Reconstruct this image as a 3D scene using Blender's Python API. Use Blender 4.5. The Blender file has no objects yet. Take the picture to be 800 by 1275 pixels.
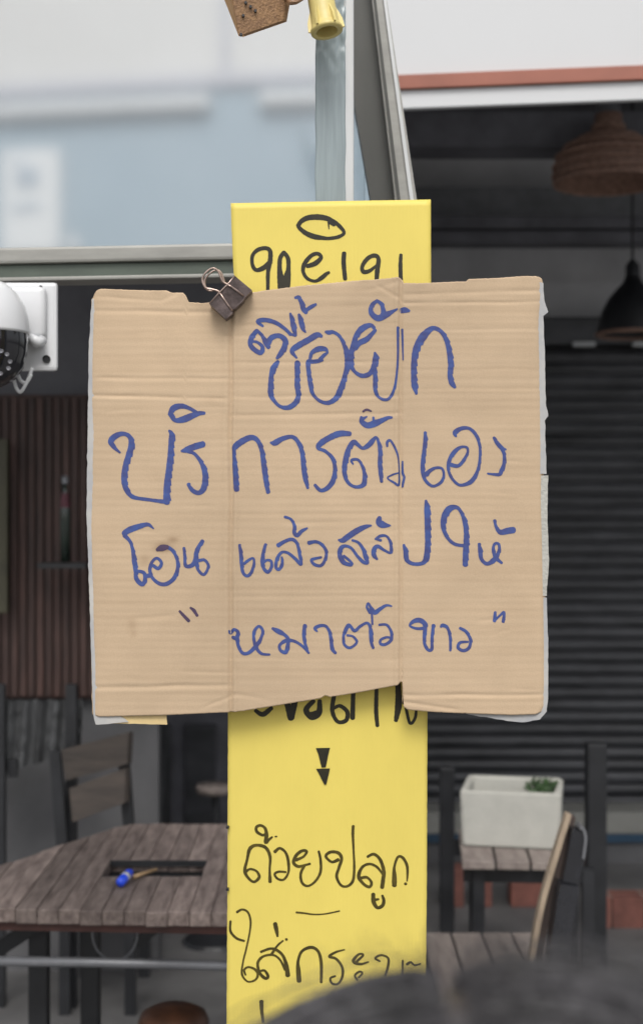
import bpy, bmesh, math, random
from mathutils import Vector, Matrix, noise
random.seed(7)
R = math.radians
scene = bpy.context.scene
C = scene.collection

# ---------------------------------------------------------------- camera
F = 1750.0          # focal length in photo pixels (photo 800 x 1275)
CZ = 1.5
def at(px, py, Y):
    return Vector(((px-400)/F*Y, Y, CZ+(637.5-py)/F*Y))
cd = bpy.data.cameras.new('camera'); cam = bpy.data.objects.new('camera', cd); C.objects.link(cam)
cam.location = (0, 0, CZ); cam.rotation_euler = (R(90), 0, 0)
cd.sensor_fit = 'HORIZONTAL'; cd.sensor_width = 36; cd.lens = F/800*36
cd.clip_start = 0.02; cd.clip_end = 2000
cd.dof.use_dof = True; cd.dof.focus_distance = 1.6; cd.dof.aperture_fstop = 8.6
scene.camera = cam

# ---------------------------------------------------------------- world, sun, exposure
SUN_EL = 52
w = bpy.data.worlds.new("World"); scene.world = w; w.use_nodes = True
nt = w.node_tree; nt.nodes.clear()
sky = nt.nodes.new('ShaderNodeTexSky'); sky.sky_type = 'NISHITA'; sky.sun_disc = False
sky.sun_elevation = R(SUN_EL); sky.sun_rotation = R(180); sky.dust_density = 4.0; sky.air_density = 1.0
hsv = nt.nodes.new('ShaderNodeHueSaturation'); hsv.inputs['Saturation'].default_value = 0.22
hsv.inputs['Value'].default_value = 1.0
bg = nt.nodes.new('ShaderNodeBackground'); bg.inputs['Strength'].default_value = 0.15
ow = nt.nodes.new('ShaderNodeOutputWorld')
nt.links.new(sky.outputs[0], hsv.inputs['Color']); nt.links.new(hsv.outputs[0], bg.inputs['Color'])
nt.links.new(bg.outputs[0], ow.inputs['Surface'])
sd = bpy.data.lights.new('sun', 'SUN'); sd.energy = 1.5; sd.angle = R(25); sd.color = (1, .965, .92)
so = bpy.data.objects.new('sun', sd); C.objects.link(so); so.rotation_euler = (R(90-SUN_EL), 0, 0)
so.location = (0, -8, 12)
vs = scene.view_settings
vs.view_transform = 'Standard'; vs.look = 'None'; vs.exposure = 0.05; vs.gamma = 1.0; vs.use_curve_mapping = False

# ---------------------------------------------------------------- materials
def srgb(r, g, b):
    f = lambda c: (c/255/12.92) if c/255 <= .04045 else ((c/255+.055)/1.055)**2.4
    return (f(r), f(g), f(b))
def mat(name, col, rough=.6, metal=0.0, var=.12, nscale=8, stretch=(1, 1, 1), bump=0.0, bscale=60, col2=None,
        rnd=0.0, spec=.5, coat=0.0, detail=6, trans=0.0):
    m = bpy.data.materials.new(name); m.use_nodes = True
    t = m.node_tree; N = t.nodes; L = t.links; b = N['Principled BSDF']
    b.inputs['Roughness'].default_value = rough; b.inputs['Metallic'].default_value = metal
    b.inputs['Specular IOR Level'].default_value = spec
    b.inputs['Coat Weight'].default_value = coat
    b.inputs['Transmission Weight'].default_value = trans
    tc = N.new('ShaderNodeTexCoord'); oi = N.new('ShaderNodeObjectInfo')
    off = N.new('ShaderNodeVectorMath'); off.operation = 'ADD'
    cmb = N.new('ShaderNodeVectorMath'); cmb.operation = 'SCALE'; cmb.inputs[0].default_value = (37, 91, 53)
    L.new(oi.outputs['Random'], cmb.inputs['Scale'])
    L.new(tc.outputs['Object'], off.inputs[0]); L.new(cmb.outputs[0], off.inputs[1])
    mp = N.new('ShaderNodeMapping'); mp.inputs['Scale'].default_value = stretch
    L.new(off.outputs[0], mp.inputs['Vector'])
    n1 = N.new('ShaderNodeTexNoise'); n1.inputs['Scale'].default_value = nscale; n1.inputs['Detail'].default_value = detail
    n1.inputs['Roughness'].default_value = .62
    L.new(mp.outputs[0], n1.inputs['Vector'])
    c2 = col2 if col2 else tuple(max(0, c*(1-var*2.2)) for c in col)
    c1 = col if col2 else tuple(min(1, c*(1+var)) for c in col)
    rp = N.new('ShaderNodeValToRGB'); rp.color_ramp.elements[0].position = .3; rp.color_ramp.elements[1].position = .7
    rp.color_ramp.elements[0].color = (*c2, 1); rp.color_ramp.elements[1].color = (*c1, 1)
    L.new(n1.outputs['Fac'], rp.inputs['Fac'])
    out = rp.outputs['Color']
    if rnd:
        h = N.new('ShaderNodeHueSaturation'); mr = N.new('ShaderNodeMapRange')
        mr.inputs['To Min'].default_value = 1-rnd; mr.inputs['To Max'].default_value = 1+rnd
        L.new(oi.outputs['Random'], mr.inputs['Value']); L.new(mr.outputs[0], h.inputs['Value'])
        L.new(out, h.inputs['Color']); out = h.outputs[0]
    L.new(out, b.inputs['Base Color'])
    n3 = N.new('ShaderNodeMapRange'); n3.inputs['To Min'].default_value = max(0, rough-.08); n3.inputs['To Max'].default_value = min(1, rough+.08)
    L.new(n1.outputs['Fac'], n3.inputs['Value']); L.new(n3.outputs[0], b.inputs['Roughness'])
    if bump:
        n2 = N.new('ShaderNodeTexNoise'); n2.inputs['Scale'].default_value = bscale; n2.inputs['Detail'].default_value = 5
        L.new(mp.outputs[0], n2.inputs['Vector'])
        bp = N.new('ShaderNodeBump'); bp.inputs['Strength'].default_value = bump; bp.inputs['Distance'].default_value = .004
        L.new(n2.outputs['Fac'], bp.inputs['Height']); L.new(bp.outputs[0], b.inputs['Normal'])
    return m

M = {}
def kraft():
    m = mat('kraft_cardboard', (.58, .438, .296), .82, var=.07, nscale=3.2, bump=.0, spec=.25)
    t = m.node_tree; N = t.nodes; L = t.links; b = N['Principled BSDF']
    src = b.inputs['Base Color'].links[0].from_socket
    tc = N.new('ShaderNodeTexCoord')
    mp = N.new('ShaderNodeMapping'); mp.inputs['Scale'].default_value = (3, 3, 130)
    n = N.new('ShaderNodeTexNoise'); n.inputs['Scale'].default_value = 1.0; n.inputs['Detail'].default_value = 3
    L.new(tc.outputs['Object'], mp.inputs['Vector']); L.new(mp.outputs[0], n.inputs['Vector'])
    fib = N.new('ShaderNodeTexNoise'); fib.inputs['Scale'].default_value = 700; fib.inputs['Detail'].default_value = 2
    L.new(tc.outputs['Object'], fib.inputs['Vector'])
    mul = N.new('ShaderNodeMixRGB'); mul.blend_type = 'MULTIPLY'; mul.inputs['Fac'].default_value = 1
    rp = N.new('ShaderNodeValToRGB'); rp.color_ramp.elements[0].position = .3; rp.color_ramp.elements[1].position = .62
    rp.color_ramp.elements[0].color = (.95, .94, .93, 1); rp.color_ramp.elements[1].color = (1, 1, 1, 1)
    L.new(n.outputs['Fac'], rp.inputs['Fac']); L.new(src, mul.inputs['Color1']); L.new(rp.outputs[0], mul.inputs['Color2'])
    mul2 = N.new('ShaderNodeMixRGB'); mul2.blend_type = 'MULTIPLY'; mul2.inputs['Fac'].default_value = 1
    rp2 = N.new('ShaderNodeValToRGB'); rp2.color_ramp.elements[0].color = (.88, .87, .86, 1); rp2.color_ramp.elements[1].color = (1.04, 1.04, 1.04, 1)
    L.new(fib.outputs['Fac'], rp2.inputs['Fac']); L.new(mul.outputs[0], mul2.inputs['Color1']); L.new(rp2.outputs[0], mul2.inputs['Color2'])
    at_ = N.new('ShaderNodeVertexColor'); at_.layer_name = 'stain'
    mul3 = N.new('ShaderNodeMixRGB'); mul3.blend_type = 'MULTIPLY'; mul3.inputs['Fac'].default_value = 1
    L.new(mul2.outputs[0], mul3.inputs['Color1']); L.new(at_.outputs['Color'], mul3.inputs['Color2'])
    L.new(mul3.outputs[0], b.inputs['Base Color'])
    bp = N.new('ShaderNodeBump'); bp.inputs['Strength'].default_value = .25; bp.inputs['Distance'].default_value = .0006
    L.new(fib.outputs['Fac'], bp.inputs['Height']); L.new(bp.outputs[0], b.inputs['Normal'])
    return m
M['kraft'] = kraft()
M['ink'] = mat('blue_marker_ink', (.055, .10, .30), .6, nscale=90, col2=(.055, .058, .17), spec=.3)
M['ink_dark'] = mat('dark_marker_ink', (.05, .045, .085), .6, nscale=38, col2=(.09, .05, .10), spec=.3)
M['ink_black'] = mat('black_marker_ink', (.013, .012, .009), .45, nscale=60, col2=(.03, .026, .012), spec=.4)
M['ink_olive'] = mat('faded_marker_ink', (.10, .075, .012), .55, nscale=60, col2=(.035, .028, .008), spec=.3)
M['yellow'] = mat('yellow_plastic_board', (.745, .605, .135), .5, var=.05, nscale=5, stretch=(1, 1, .5), bump=.0, spec=.35)
M['liner'] = mat('pale_paper_liner', (.52, .50, .46), .7, nscale=20, col2=(.34, .35, .37))
M['tape'] = mat('yellow_paper_strip', (.72, .55, .27), .6, var=.08, nscale=30)
M['clip'] = mat('brown_clip_steel', (.15, .115, .11), .42, metal=.5, var=.3, nscale=60, bump=.15, bscale=300)
M['wire'] = mat('clip_wire', (.50, .38, .33), .3, metal=.85, var=.2, nscale=90)
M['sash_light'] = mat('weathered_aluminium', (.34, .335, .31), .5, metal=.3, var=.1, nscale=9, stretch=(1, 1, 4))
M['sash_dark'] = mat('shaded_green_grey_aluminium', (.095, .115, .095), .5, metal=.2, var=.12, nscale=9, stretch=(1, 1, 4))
M['sash_side'] = mat('dark_bronze_aluminium', (.085, .085, .078), .5, metal=.3, var=.12, nscale=9, stretch=(1, 1, .3))
def glass_pane():
    m = bpy.data.materials.new('slightly_frosted_window_glass'); m.use_nodes = True; N = m.node_tree.nodes; L = m.node_tree.links; N.clear()
    o = N.new('ShaderNodeOutputMaterial'); mx = N.new('ShaderNodeMixShader'); t = N.new('ShaderNodeBsdfRefraction'); g = N.new('ShaderNodeBsdfGlossy')
    t.inputs['IOR'].default_value = 1.45; t.inputs['Roughness'].default_value = .15
    t.inputs['Color'].default_value = (.97, .98, .985, 1); g.inputs['Roughness'].default_value = .12; g.inputs['Color'].default_value = (.9, .9, .9, 1)
    no = N.new('ShaderNodeTexNoise'); no.inputs['Scale'].default_value = 5; mr = N.new('ShaderNodeMapRange'); mr.inputs['To Min'].default_value = .05; mr.inputs['To Max'].default_value = .10
    L.new(no.outputs['Fac'], mr.inputs['Value']); L.new(mr.outputs[0], mx.inputs['Fac']); L.new(t.outputs[0], mx.inputs[1]); L.new(g.outputs[0], mx.inputs[2]); L.new(mx.outputs[0], o.inputs['Surface'])
    return m
M['pane'] = glass_pane()
M['post'] = mat('galvanised_steel', (.26, .30, .315), .42, metal=.35, var=.12, nscale=6, stretch=(3, 3, .6), bump=.1, bscale=30)
M['post_strip'] = mat('white_aluminium_channel', (.56, .57, .57), .45, metal=.2, var=.06, nscale=6, stretch=(3, 3, .4))
M['film'] = mat('wrinkled_clear_film', (.285, .34, .355), .3, var=.10, nscale=40, stretch=(3, 1, .12), bump=.25, bscale=42, spec=.5)
M['white'] = mat('white_painted_panel', (.60, .61, .62), .55, var=.012, nscale=2)
M['terracotta'] = mat('terracotta_painted_trim', (.34, .125, .085), .55, var=.1, nscale=5)
M['conc'] = mat('grey_render', (.105, .105, .11), .85, var=.18, nscale=2.5, bump=.4, bscale=12)
M['upwall'] = mat('smooth_grey_render', (.70, .70, .72), .85, var=.1, nscale=2.5)
M['concd'] = mat('dark_render', (.15, .15, .165), .8, var=.18, nscale=2.5, bump=.3, bscale=12)
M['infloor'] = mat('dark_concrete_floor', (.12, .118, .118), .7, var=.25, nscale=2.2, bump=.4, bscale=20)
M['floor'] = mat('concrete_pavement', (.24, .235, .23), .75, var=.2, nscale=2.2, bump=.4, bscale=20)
M['asphalt'] = mat('concrete_street', (.24, .24, .235), .9, var=.2, nscale=14, bump=.6, bscale=120)
M['beam'] = mat('dark_steel_beam', (.15, .15, .17), .5, var=.2, nscale=5)
M['slat'] = mat('dark_shutter_steel', (.078, .080, .088), .42, metal=.2, var=.25, nscale=3, stretch=(1, 1, 3), rnd=.12)
M['redslat'] = mat('dark_red_brown_boards', (.064, .034, .028), .6, var=.3, nscale=6, stretch=(8, 8, .8), rnd=.15)
M['plank'] = mat('weathered_grey_planks', (.25, .20, .178), .75, col2=(.08, .058, .052), nscale=13, stretch=(5, .8, 3), bump=.8, bscale=34, rnd=.30)
M['oldwood'] = mat('old_brown_wood', (.075, .06, .05), .7, col2=(.035, .029, .026), nscale=9, stretch=(.8, 4, 5), bump=.4, bscale=30, rnd=.2)
M['plankend'] = mat('pale_plank_boards', (.26, .225, .20), .8, col2=(.15, .12, .11), nscale=9, stretch=(6, .8, 3), bump=.6, bscale=30, rnd=.2)
M['rim'] = mat('red_brown_wood_rim', (.075, .028, .022), .6, var=.2, nscale=12)
M['black'] = mat('black_painted_steel', (.018, .019, .022), .45, var=.2, nscale=9)
M['blackgloss'] = mat('glossy_black_vinyl', (.02, .021, .026), .25, var=.2, nscale=9, coat=.4)
M['tube'] = mat('grey_steel_tube', (.21, .215, .23), .4, metal=.3, var=.12, nscale=12)
M['foam'] = mat('white_polystyrene', (.45, .445, .405), .85, var=.05, nscale=14, bump=.5, bscale=220)
M['leaf'] = mat('green_leaves', (.03, .07, .018), .55, var=.35, nscale=40)
M['bluep'] = mat('bright_blue_plastic', (.02, .075, .72), .28, var=.1, nscale=30, coat=.4)
M['armwood'] = mat('pale_arm_wood', (.42, .33, .24), .6, var=.15, nscale=10, stretch=(5, 5, .8))
M['darkpanel'] = mat('dark_brown_panel', (.07, .05, .043), .55, var=.2, nscale=10)
M['wood'] = mat('light_wood', (.42, .28, .15), .6, var=.15, nscale=10, stretch=(5, 5, .8), bump=.3, bscale=40)
M['boxwood'] = mat('weathered_orange_wood', (.40, .235, .12), .65, col2=(.235, .135, .075), nscale=22, stretch=(.8, 6, 6), bump=.6, bscale=60)
M['boxside'] = mat('orange_wood_end', (.62, .36, .16), .6, var=.12, nscale=22, stretch=(6, 6, .8), bump=.4, bscale=60)
M['ypipe'] = mat('yellow_plastic_pipe', (.70, .58, .22), .45, var=.1, nscale=16, bump=.15, bscale=60)
M['plastic'] = mat('white_camera_plastic', (.68, .69, .705), .35, var=.03, nscale=8, coat=.15)
M['dome'] = mat('black_camera_dome', (.012, .012, .016), .12, var=.1, nscale=8, coat=.6)
M['led'] = mat('led_lens', (.55, .55, .58), .2, var=.1, nscale=8)
M['rattan'] = mat('copper_rattan', (.36, .22, .165), .55, var=.3, nscale=60, stretch=(1, 1, 3), bump=.5, bscale=90)
M['whiteband'] = mat('pale_painted_kerb', (.26, .26, .24), .7, var=.1, nscale=6)
M['blueband'] = mat('blue_painted_line', (.02, .055, .10), .6, var=.1, nscale=6)
M['brick'] = mat('terracotta_block', (.19, .075, .058), .8, var=.2, nscale=14, bump=.5, bscale=60, rnd=.15)
M['mortar'] = mat('pale_mortar', (.30, .26, .23), .9, var=.1, nscale=20)
M['bluewall'] = mat('pale_blue_panel', (.26, .335, .39), .6, var=.03, nscale=1.2)
M['lilac'] = mat('pale_lilac_band', (.42, .43, .475), .7, var=.03, nscale=.6)
M['palew'] = mat('white_painted_strip', (.58, .60, .61), .6, var=.02, nscale=.6)
M['greywhite'] = mat('grey_white_panel', (.54, .54, .53), .6, var=.015, nscale=1.5)
M['signgrey'] = mat('faded_sign_letters', (.30, .37, .44), .6, var=.05, nscale=3)
M['hair'] = mat('greyish_black_hair', (.062, .058, .064), .42, var=.4, nscale=30, spec=.9)
M['skin'] = mat('skin', (.42, .25, .17), .5, var=.05, nscale=12)
M['shirt'] = mat('grey_cotton', (.16, .16, .18), .85, var=.1, nscale=12, bump=.3, bscale=200)
M['trousers'] = mat('navy_cotton', (.03, .035, .06), .85, var=.1, nscale=12)
M['brown'] = mat('brown_leather', (.20, .085, .045), .5, col2=(.045, .025, .018), nscale=14)
M['glassb'] = mat('dark_green_glass', (.018, .028, .022), .15, var=.2, nscale=8, coat=.5)
M['redl'] = mat('red_label', (.12, .03, .045), .6, var=.2, nscale=20)
M['olive'] = mat('olive_frame_wood', (.065, .06, .035), .6, var=.2, nscale=8)
M['cloth'] = mat('grey_cloth', (.075, .078, .082), .9, var=.3, nscale=7, stretch=(3, 1, .6), bump=.5, bscale=14)

# ---------------------------------------------------------------- mesh helpers
class MB:
    def __init__(s): s.v = []; s.f = []
    def add(s, vs, fs):
        o = len(s.v); s.v += [Vector(v) for v in vs]; s.f += [tuple(i+o for i in f) for f in fs]; return s
    def box(s, c, d, rz=0, M_=None, bev=0.0):
        x, y, z = (k/2 for k in d)
        if bev > 0:
            b = min(bev, x*.9, y*.9, z*.9)
            bm = bmesh.new(); bmesh.ops.create_cube(bm, size=1)
            for v in bm.verts: v.co = Vector((v.co.x*2*x, v.co.y*2*y, v.co.z*2*z))
            bmesh.ops.bevel(bm, geom=list(bm.edges), offset=b, segments=2, affect='EDGES', profile=.6)
            bm.verts.ensure_lookup_table()
            vs = [v.co.copy() for v in bm.verts]; fs = [[v.index for v in f.verts] for f in bm.faces]; bm.free()
        else:
            vs = [Vector((i*x, j*y, k*z)) for i in (-1, 1) for j in (-1, 1) for k in (-1, 1)]
            fs = [(0, 1, 3, 2), (4, 6, 7, 5), (0, 4, 5, 1), (2, 3, 7, 6), (0, 2, 6, 4), (1, 5, 7, 3)]
        m = M_ if M_ else Matrix.Rotation(rz, 3, 'Z')
        return s.add([m @ v + Vector(c) for v in vs], fs)
    def bar(s, a, b, wx, wy, up=(0, 0, 1), bev=0.0):
        a, b = Vector(a), Vector(b); d = b-a; L_ = d.length; z = d.normalized()
        x = Vector(up).cross(z)
        if x.length < 1e-4: x = Vector((1, 0, 0))
        x.normalize(); y = z.cross(x)
        return s.box((a+b)/2, (wx, wy, L_), M_=Matrix((x, y, z)).transposed(), bev=bev)
    def tube(s, pts, r, n=10, cap=True, rs=None):
        pts = [Vector(p) for p in pts]; vs = []; fs = []
        prev = None
        for i, p in enumerate(pts):
            t = (pts[min(i+1, len(pts)-1)]-pts[max(i-1, 0)]).normalized()
            if prev is None:
                x = t.orthogonal().normalized()
            else:
                x = (prev - t*prev.dot(t)).normalized()
            prev = x; y = t.cross(x); rr = rs[i] if rs else r
            for k in range(n):
                a = 2*math.pi*k/n; vs.append(p+x*rr*math.cos(a)+y*rr*math.sin(a))
        for i in range(len(pts)-1):
            for k in range(n):
                fs.append((i*n+k, i*n+(k+1) % n, (i+1)*n+(k+1) % n, (i+1)*n+k))
        if cap: fs.append(tuple(range(n))[::-1]); fs.append(tuple((len(pts)-1)*n+k for k in range(n)))
        return s.add(vs, fs)
    def lathe(s, c, prof, n=32, M_=None):
        vs = []; fs = []; m = M_ if M_ else Matrix.Identity(3)
        for r_, z in prof:
            for k in range(n):
                a = 2*math.pi*k/n; vs.append(m @ Vector((r_*math.cos(a), r_*math.sin(a), z)) + Vector(c))
        for i in range(len(prof)-1):
            for k in range(n): fs.append((i*n+k, i*n+(k+1) % n, (i+1)*n+(k+1) % n, (i+1)*n+k))
        return s.add(vs, fs)
    def prism(s, poly, dvec):
        n = len(poly); d = Vector(dvec)
        vs = [Vector(p) for p in poly]+[Vector(p)+d for p in poly]
        fs = [tuple(range(n)), tuple(range(2*n-1, n-1, -1))]+[(i, i+n, (i+1) % n+n, (i+1) % n) for i in range(n)]
        return s.add(vs, fs)
    def mesh(s, name, m, off=Vector((0, 0, 0)), smooth=False, fixn=True):
        me = bpy.data.meshes.new(name); me.from_pydata([tuple(v-off) for v in s.v], [], s.f); me.update()
        if fixn:
            bm = bmesh.new(); bm.from_mesh(me); bmesh.ops.recalc_face_normals(bm, faces=bm.faces); bm.to_mesh(me); bm.free()
        if smooth:
            for p in me.polygons: p.use_smooth = True
        me.materials.append(m); return me
WLOC = {}
def thing(name, label, cat, loc, group=None):
    o = bpy.data.objects.new(name, None); C.objects.link(o); o.location = loc; o.empty_display_size = .05
    o['label'] = label; o['category'] = cat
    if group: o['group'] = group
    WLOC[o.name] = Vector(loc); return o
def part(name, mb, m, parent, smooth=False, kind=None, autos=True, fixn=True):
    off = WLOC[parent.name]
    me = mb.mesh(name, m, off, smooth, fixn)
    o = bpy.data.objects.new(name, me); C.objects.link(o); o.parent = parent; WLOC[o.name] = off
    if kind: o['kind'] = kind
    if smooth == 'auto': me.shade_smooth() if hasattr(me, 'shade_smooth') else None
    return o
def solo(name, mb, m, label, cat, loc, smooth=False, group=None):
    me = mb.mesh(name, m, Vector(loc), smooth)
    o = bpy.data.objects.new(name, me); C.objects.link(o); o.location = loc; WLOC[o.name] = Vector(loc)
    o['label'] = label; o['category'] = cat
    if group: o['group'] = group
    return o
def struct(name, mb, m):
    o = bpy.data.objects.new(name, mb.mesh(name, m)); C.objects.link(o); o['kind'] = 'structure'; return o
def piece(name, me, parent, world, rot=None, scale=None):
    o = bpy.data.objects.new(name, me); C.objects.link(o); o.parent = parent; o.location = Vector(world)-WLOC[parent.name]
    if rot: o.rotation_euler = rot
    if scale: o.scale = scale
    WLOC[o.name] = Vector(world); return o
def crom(P, step):
    """Catmull-Rom through tuples of any dimension, spacing about step in the first two"""
    if len(P) < 2: return P
    Q = [P[0]]+list(P)+[P[-1]]; out = []
    for i in range(1, len(Q)-2):
        p0, p1, p2, p3 = Q[i-1], Q[i], Q[i+1], Q[i+2]
        d = math.dist(p1[:2], p2[:2]) if len(p1) < 4 else math.dist(p1[:3], p2[:3]); n = max(1, int(d/step))
        for k in range(n):
            t = k/n
            out.append(tuple(.5*((2*b)+(-a+c)*t+(2*a-5*b+4*c-d_)*t*t+(-a+3*b-3*c+d_)*t**3) for a, b, c, d_ in zip(p0, p1, p2, p3)))
    out.append(tuple(P[-1])); return out

def lerp(a, b, t): return a+(b-a)*t
def pw(pts, x):
    if x <= pts[0][0]: return pts[0][1]
    for (a, b), (c, d) in zip(pts, pts[1:]):
        if x <= c: return b+(d-b)*(x-a)/(c-a) if c > a else d
    return pts[-1][1]
def nz(x, y, z=0): return noise.noise(Vector((x, y, z)))

# ---------------------------------------------------------------- ground and street
struct('ground', MB().box((0, 0, -.25), (900, 900, .5)), M['asphalt'])
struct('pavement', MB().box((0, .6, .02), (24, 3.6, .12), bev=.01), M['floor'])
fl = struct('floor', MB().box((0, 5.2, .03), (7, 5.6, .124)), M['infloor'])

# ---------------------------------------------------------------- restaurant building
bl = thing('restaurant_building', 'open fronted restaurant with white fascia, terracotta trim and dark interior behind the signs', 'building', (0, 3.2, 0))
YB = 6.6
def zy(py, Y): return CZ+(637.5-py)/F*Y
part('wall', MB().box((0, YB+.1, 1.7), (7, .2, 3.3)), M['upwall'], bl)
for x in (-3.2, 3.2):
    for y in (3.5, 6.4): part('column', MB().box((x, y, 1.7), (.2, .2, 3.3)), M['conc'], bl)
rf = MB().box((0, 4.95, 3.46), (6.8, 3.5, .2))
part('ceiling', rf, M['concd'], bl)
# upper back wall features: dark beams
b1 = MB().box((.8, 4.9, (zy(148, 4.9)+zy(190, 4.9))/2), (6.2, .18, zy(148, 4.9)-zy(190, 4.9)))
part('beam', b1, M['beam'], bl)
b2 = MB().box((.8, 6.2, (zy(274, 6.2)+zy(288, 6.2))/2), (6.2, .14, .05)); part('beam', b2, M['beam'], bl)
b2 = MB().box((.8, 6.2, (zy(292, 6.2)+zy(305, 6.2))/2), (6.2, .14, .05)); part('beam', b2, M['beam'], bl)
part('duct', MB().box((.8, 6.42, zy(255, 6.4)), (6.2, .2, .13)), M['tube'], bl)
# front fascia, yawed a little so that its right end is nearer
yaw = R(-7.5)
def yp(px, py, Y0=3.2, x0=495, yw=yaw):
    n = Vector((-math.sin(yw), math.cos(yw), 0)); p0 = at(x0, 637, Y0)
    d = at(px, py, 1.0)-Vector((0, 0, CZ)); t = (p0-Vector((0, 0, CZ))).dot(n)/d.dot(n)
    return Vector((0, 0, CZ))+d*t
def ybox(name, px0, px1, pyt, pyb, thick, m, proud=0.0, bev=.002, parent=bl, Y0=3.2, x0=495, yw=yaw):
    a = yp(px0, pyt, Y0, x0, yw); n = Vector((math.sin(yw), -math.cos(yw), 0))
    b = yp(px1, pyt, Y0, x0, yw)
    mid = (a+b)/2; zt = yp(x0, pyt, Y0, x0, yw).z; zb = yp(x0, pyb, Y0, x0, yw).z
    mb = MB().box((mid.x+n.x*(proud-thick/2), mid.y+n.y*(proud-thick/2), (zt+zb)/2), ((b-a).xy.length, thick, zt-zb), rz=yw, bev=bev)
    return part(name, mb, m, parent)
ybox('fascia_panel', 462, 1500, -330, 95, .03, M['white'], 0)
ybox('trim', 462, 1500, 95, 112.5, .04, M['terracotta'], .015)
ybox('fascia_board', 462, 1500, 113, 135.5, .02, M['white'], .004)

# roller shutter at the back, right
sh = part('roller_shutter', MB().box((1.45, 6.43, (zy(398, 6.4)+zy(430, 6.4))/2), (3.1, .22, zy(398, 6.4)-zy(432, 6.4)), bev=.01), M['slat'], bl)
ns = 12
sv = []; sf = []
for k in range(ns+1):
    a = k/ns; z = -.0275+.055*a; y = -.0075*math.sin(math.pi*min(1, a*1.15)) if a < .87 else .004
    sv += [(-1.5, y, z), (1.5, y, z)]
for k in range(ns): sf.append((2*k, 2*k+1, 2*k+3, 2*k+2))
sm = MB().add(sv, sf).mesh('slat', M['slat'], smooth=False)
z = zy(434, 6.4)-.03; k = 0
while z > .13:
    piece('slat', sm, sh, (1.45, 6.40, z)); z -= .055
part('bracket', MB().box(at(726.5, 428.5, 6.28), (.1, .03, .02), bev=.004), M['palew'], bl)  # small pale plates on the shutter head
part('bracket', MB().box(at(801, 428.5, 6.28), (.1, .03, .02), bev=.004), M['palew'], bl)
# pale kerb with blue line at the foot of the shutter
part('kerb', MB().box((1.45, 5.7, .258), (3.4, .2, .085), bev=.006), M['whiteband'], bl)
part('kerb', MB().box((1.45, 5.7, .198), (3.4, .19, .034)), M['blueband'], bl)
part('kerb', MB().box((1.45, 5.72, .136), (3.4, .19, .09)), M['conc'], bl)

# red brown slatted partition on the left
YP = 4.25
pt = part('partition', MB().box((-.55, YP+.05, (zy(490, YP)+zy(872, YP))/2), (1.4, .03, zy(490, YP)-zy(872, YP))), M['redslat'], bl)
hsl = zy(495, YP)-zy(868, YP)
vm = MB().box((0, 0, 0), (.021, .016, hsl), bev=.002).mesh('slat', M['redslat'])
for k in range(52):
    piece('slat', vm, pt, (-1.22+k*.0262, YP+.02, (zy(495, YP)+zy(868, YP))/2))
part('wall', MB().box((-1.45, YP+.1, .5), (1.9, .08, .95)), M['conc'], bl)
part('wall', MB().box((-1.2, YP+.16, 2.25), (2.2, .06, .85)), M['concd'], bl)
part('board', MB().box(at(3, 655, YP-.05), (.035, .03, .52), bev=.004), M['olive'], bl)

# ---------------------------------------------------------------- window sash with slightly frosted pane
ws = thing('window_sash', 'top hung window sash with reflective blue tinted pane at upper left of the yellow sign', 'window', (-.2, 2.0, 2.0))
SY, SX, SW = 2.0, 145, R(-6)
kw = dict(parent=ws, Y0=SY, x0=SX, yw=SW)
mir0 = yp(SX, 637, SY, SX, SW); mirn = Vector((math.sin(SW), -math.cos(SW), 0))
ybox('pane', -220, 452, -260, 309, .006, M['pane'], -.02, bev=0, **kw)
# its right edge is cut along the leaning stile, so the pane is a quadrilateral
pn = [o for o in ws.children if o.name == 'pane'][0]
for v in pn.data.vertices:
    if v.co.x > 0:
        v.co.x = ((463 if v.co.z < .3 else 400)-400)/F*2.0+.2 if False else v.co.x
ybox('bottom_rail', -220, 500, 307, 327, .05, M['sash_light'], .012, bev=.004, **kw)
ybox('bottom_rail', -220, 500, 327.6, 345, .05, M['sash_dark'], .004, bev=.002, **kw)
ybox('drip_lip', -220, 500, 345.3, 350, .05, M['sash_light'], .018, bev=.0015, **kw)
# leaning stile: a pale front flange with a dark web behind it
a0 = at(454, -130, 1.93); a1 = at(523, 330, 1.93)
st = MB().prism([at(448, -130, 1.93), at(462, -130, 1.93), at(533, 345, 1.93), at(503, 345, 1.93)], (0, .02, 0))
part('stile', st, M['sash_light'], ws)
# pale ridges on the flange
for dx, wd in ((3, 4), (20, 5)):
    rb = MB().prism([at(448+dx*.6, -130, 1.925), at(448+(dx+wd)*.6, -130, 1.925), at(503+dx+wd, 345, 1.925), at(503+dx, 345, 1.925)], (0, .006, 0))
    part('ridge', rb, M['post_strip' if wd == 5 else 'sash_side'], ws)
st2 = MB().prism([at(432, -130, 1.955), at(450, -130, 1.955), at(506, 345, 1.955), at(478, 345, 1.955), at(441, 130, 1.955)], (0, .03, 0))
part('web', st2, M['sash_side'], ws)

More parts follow.
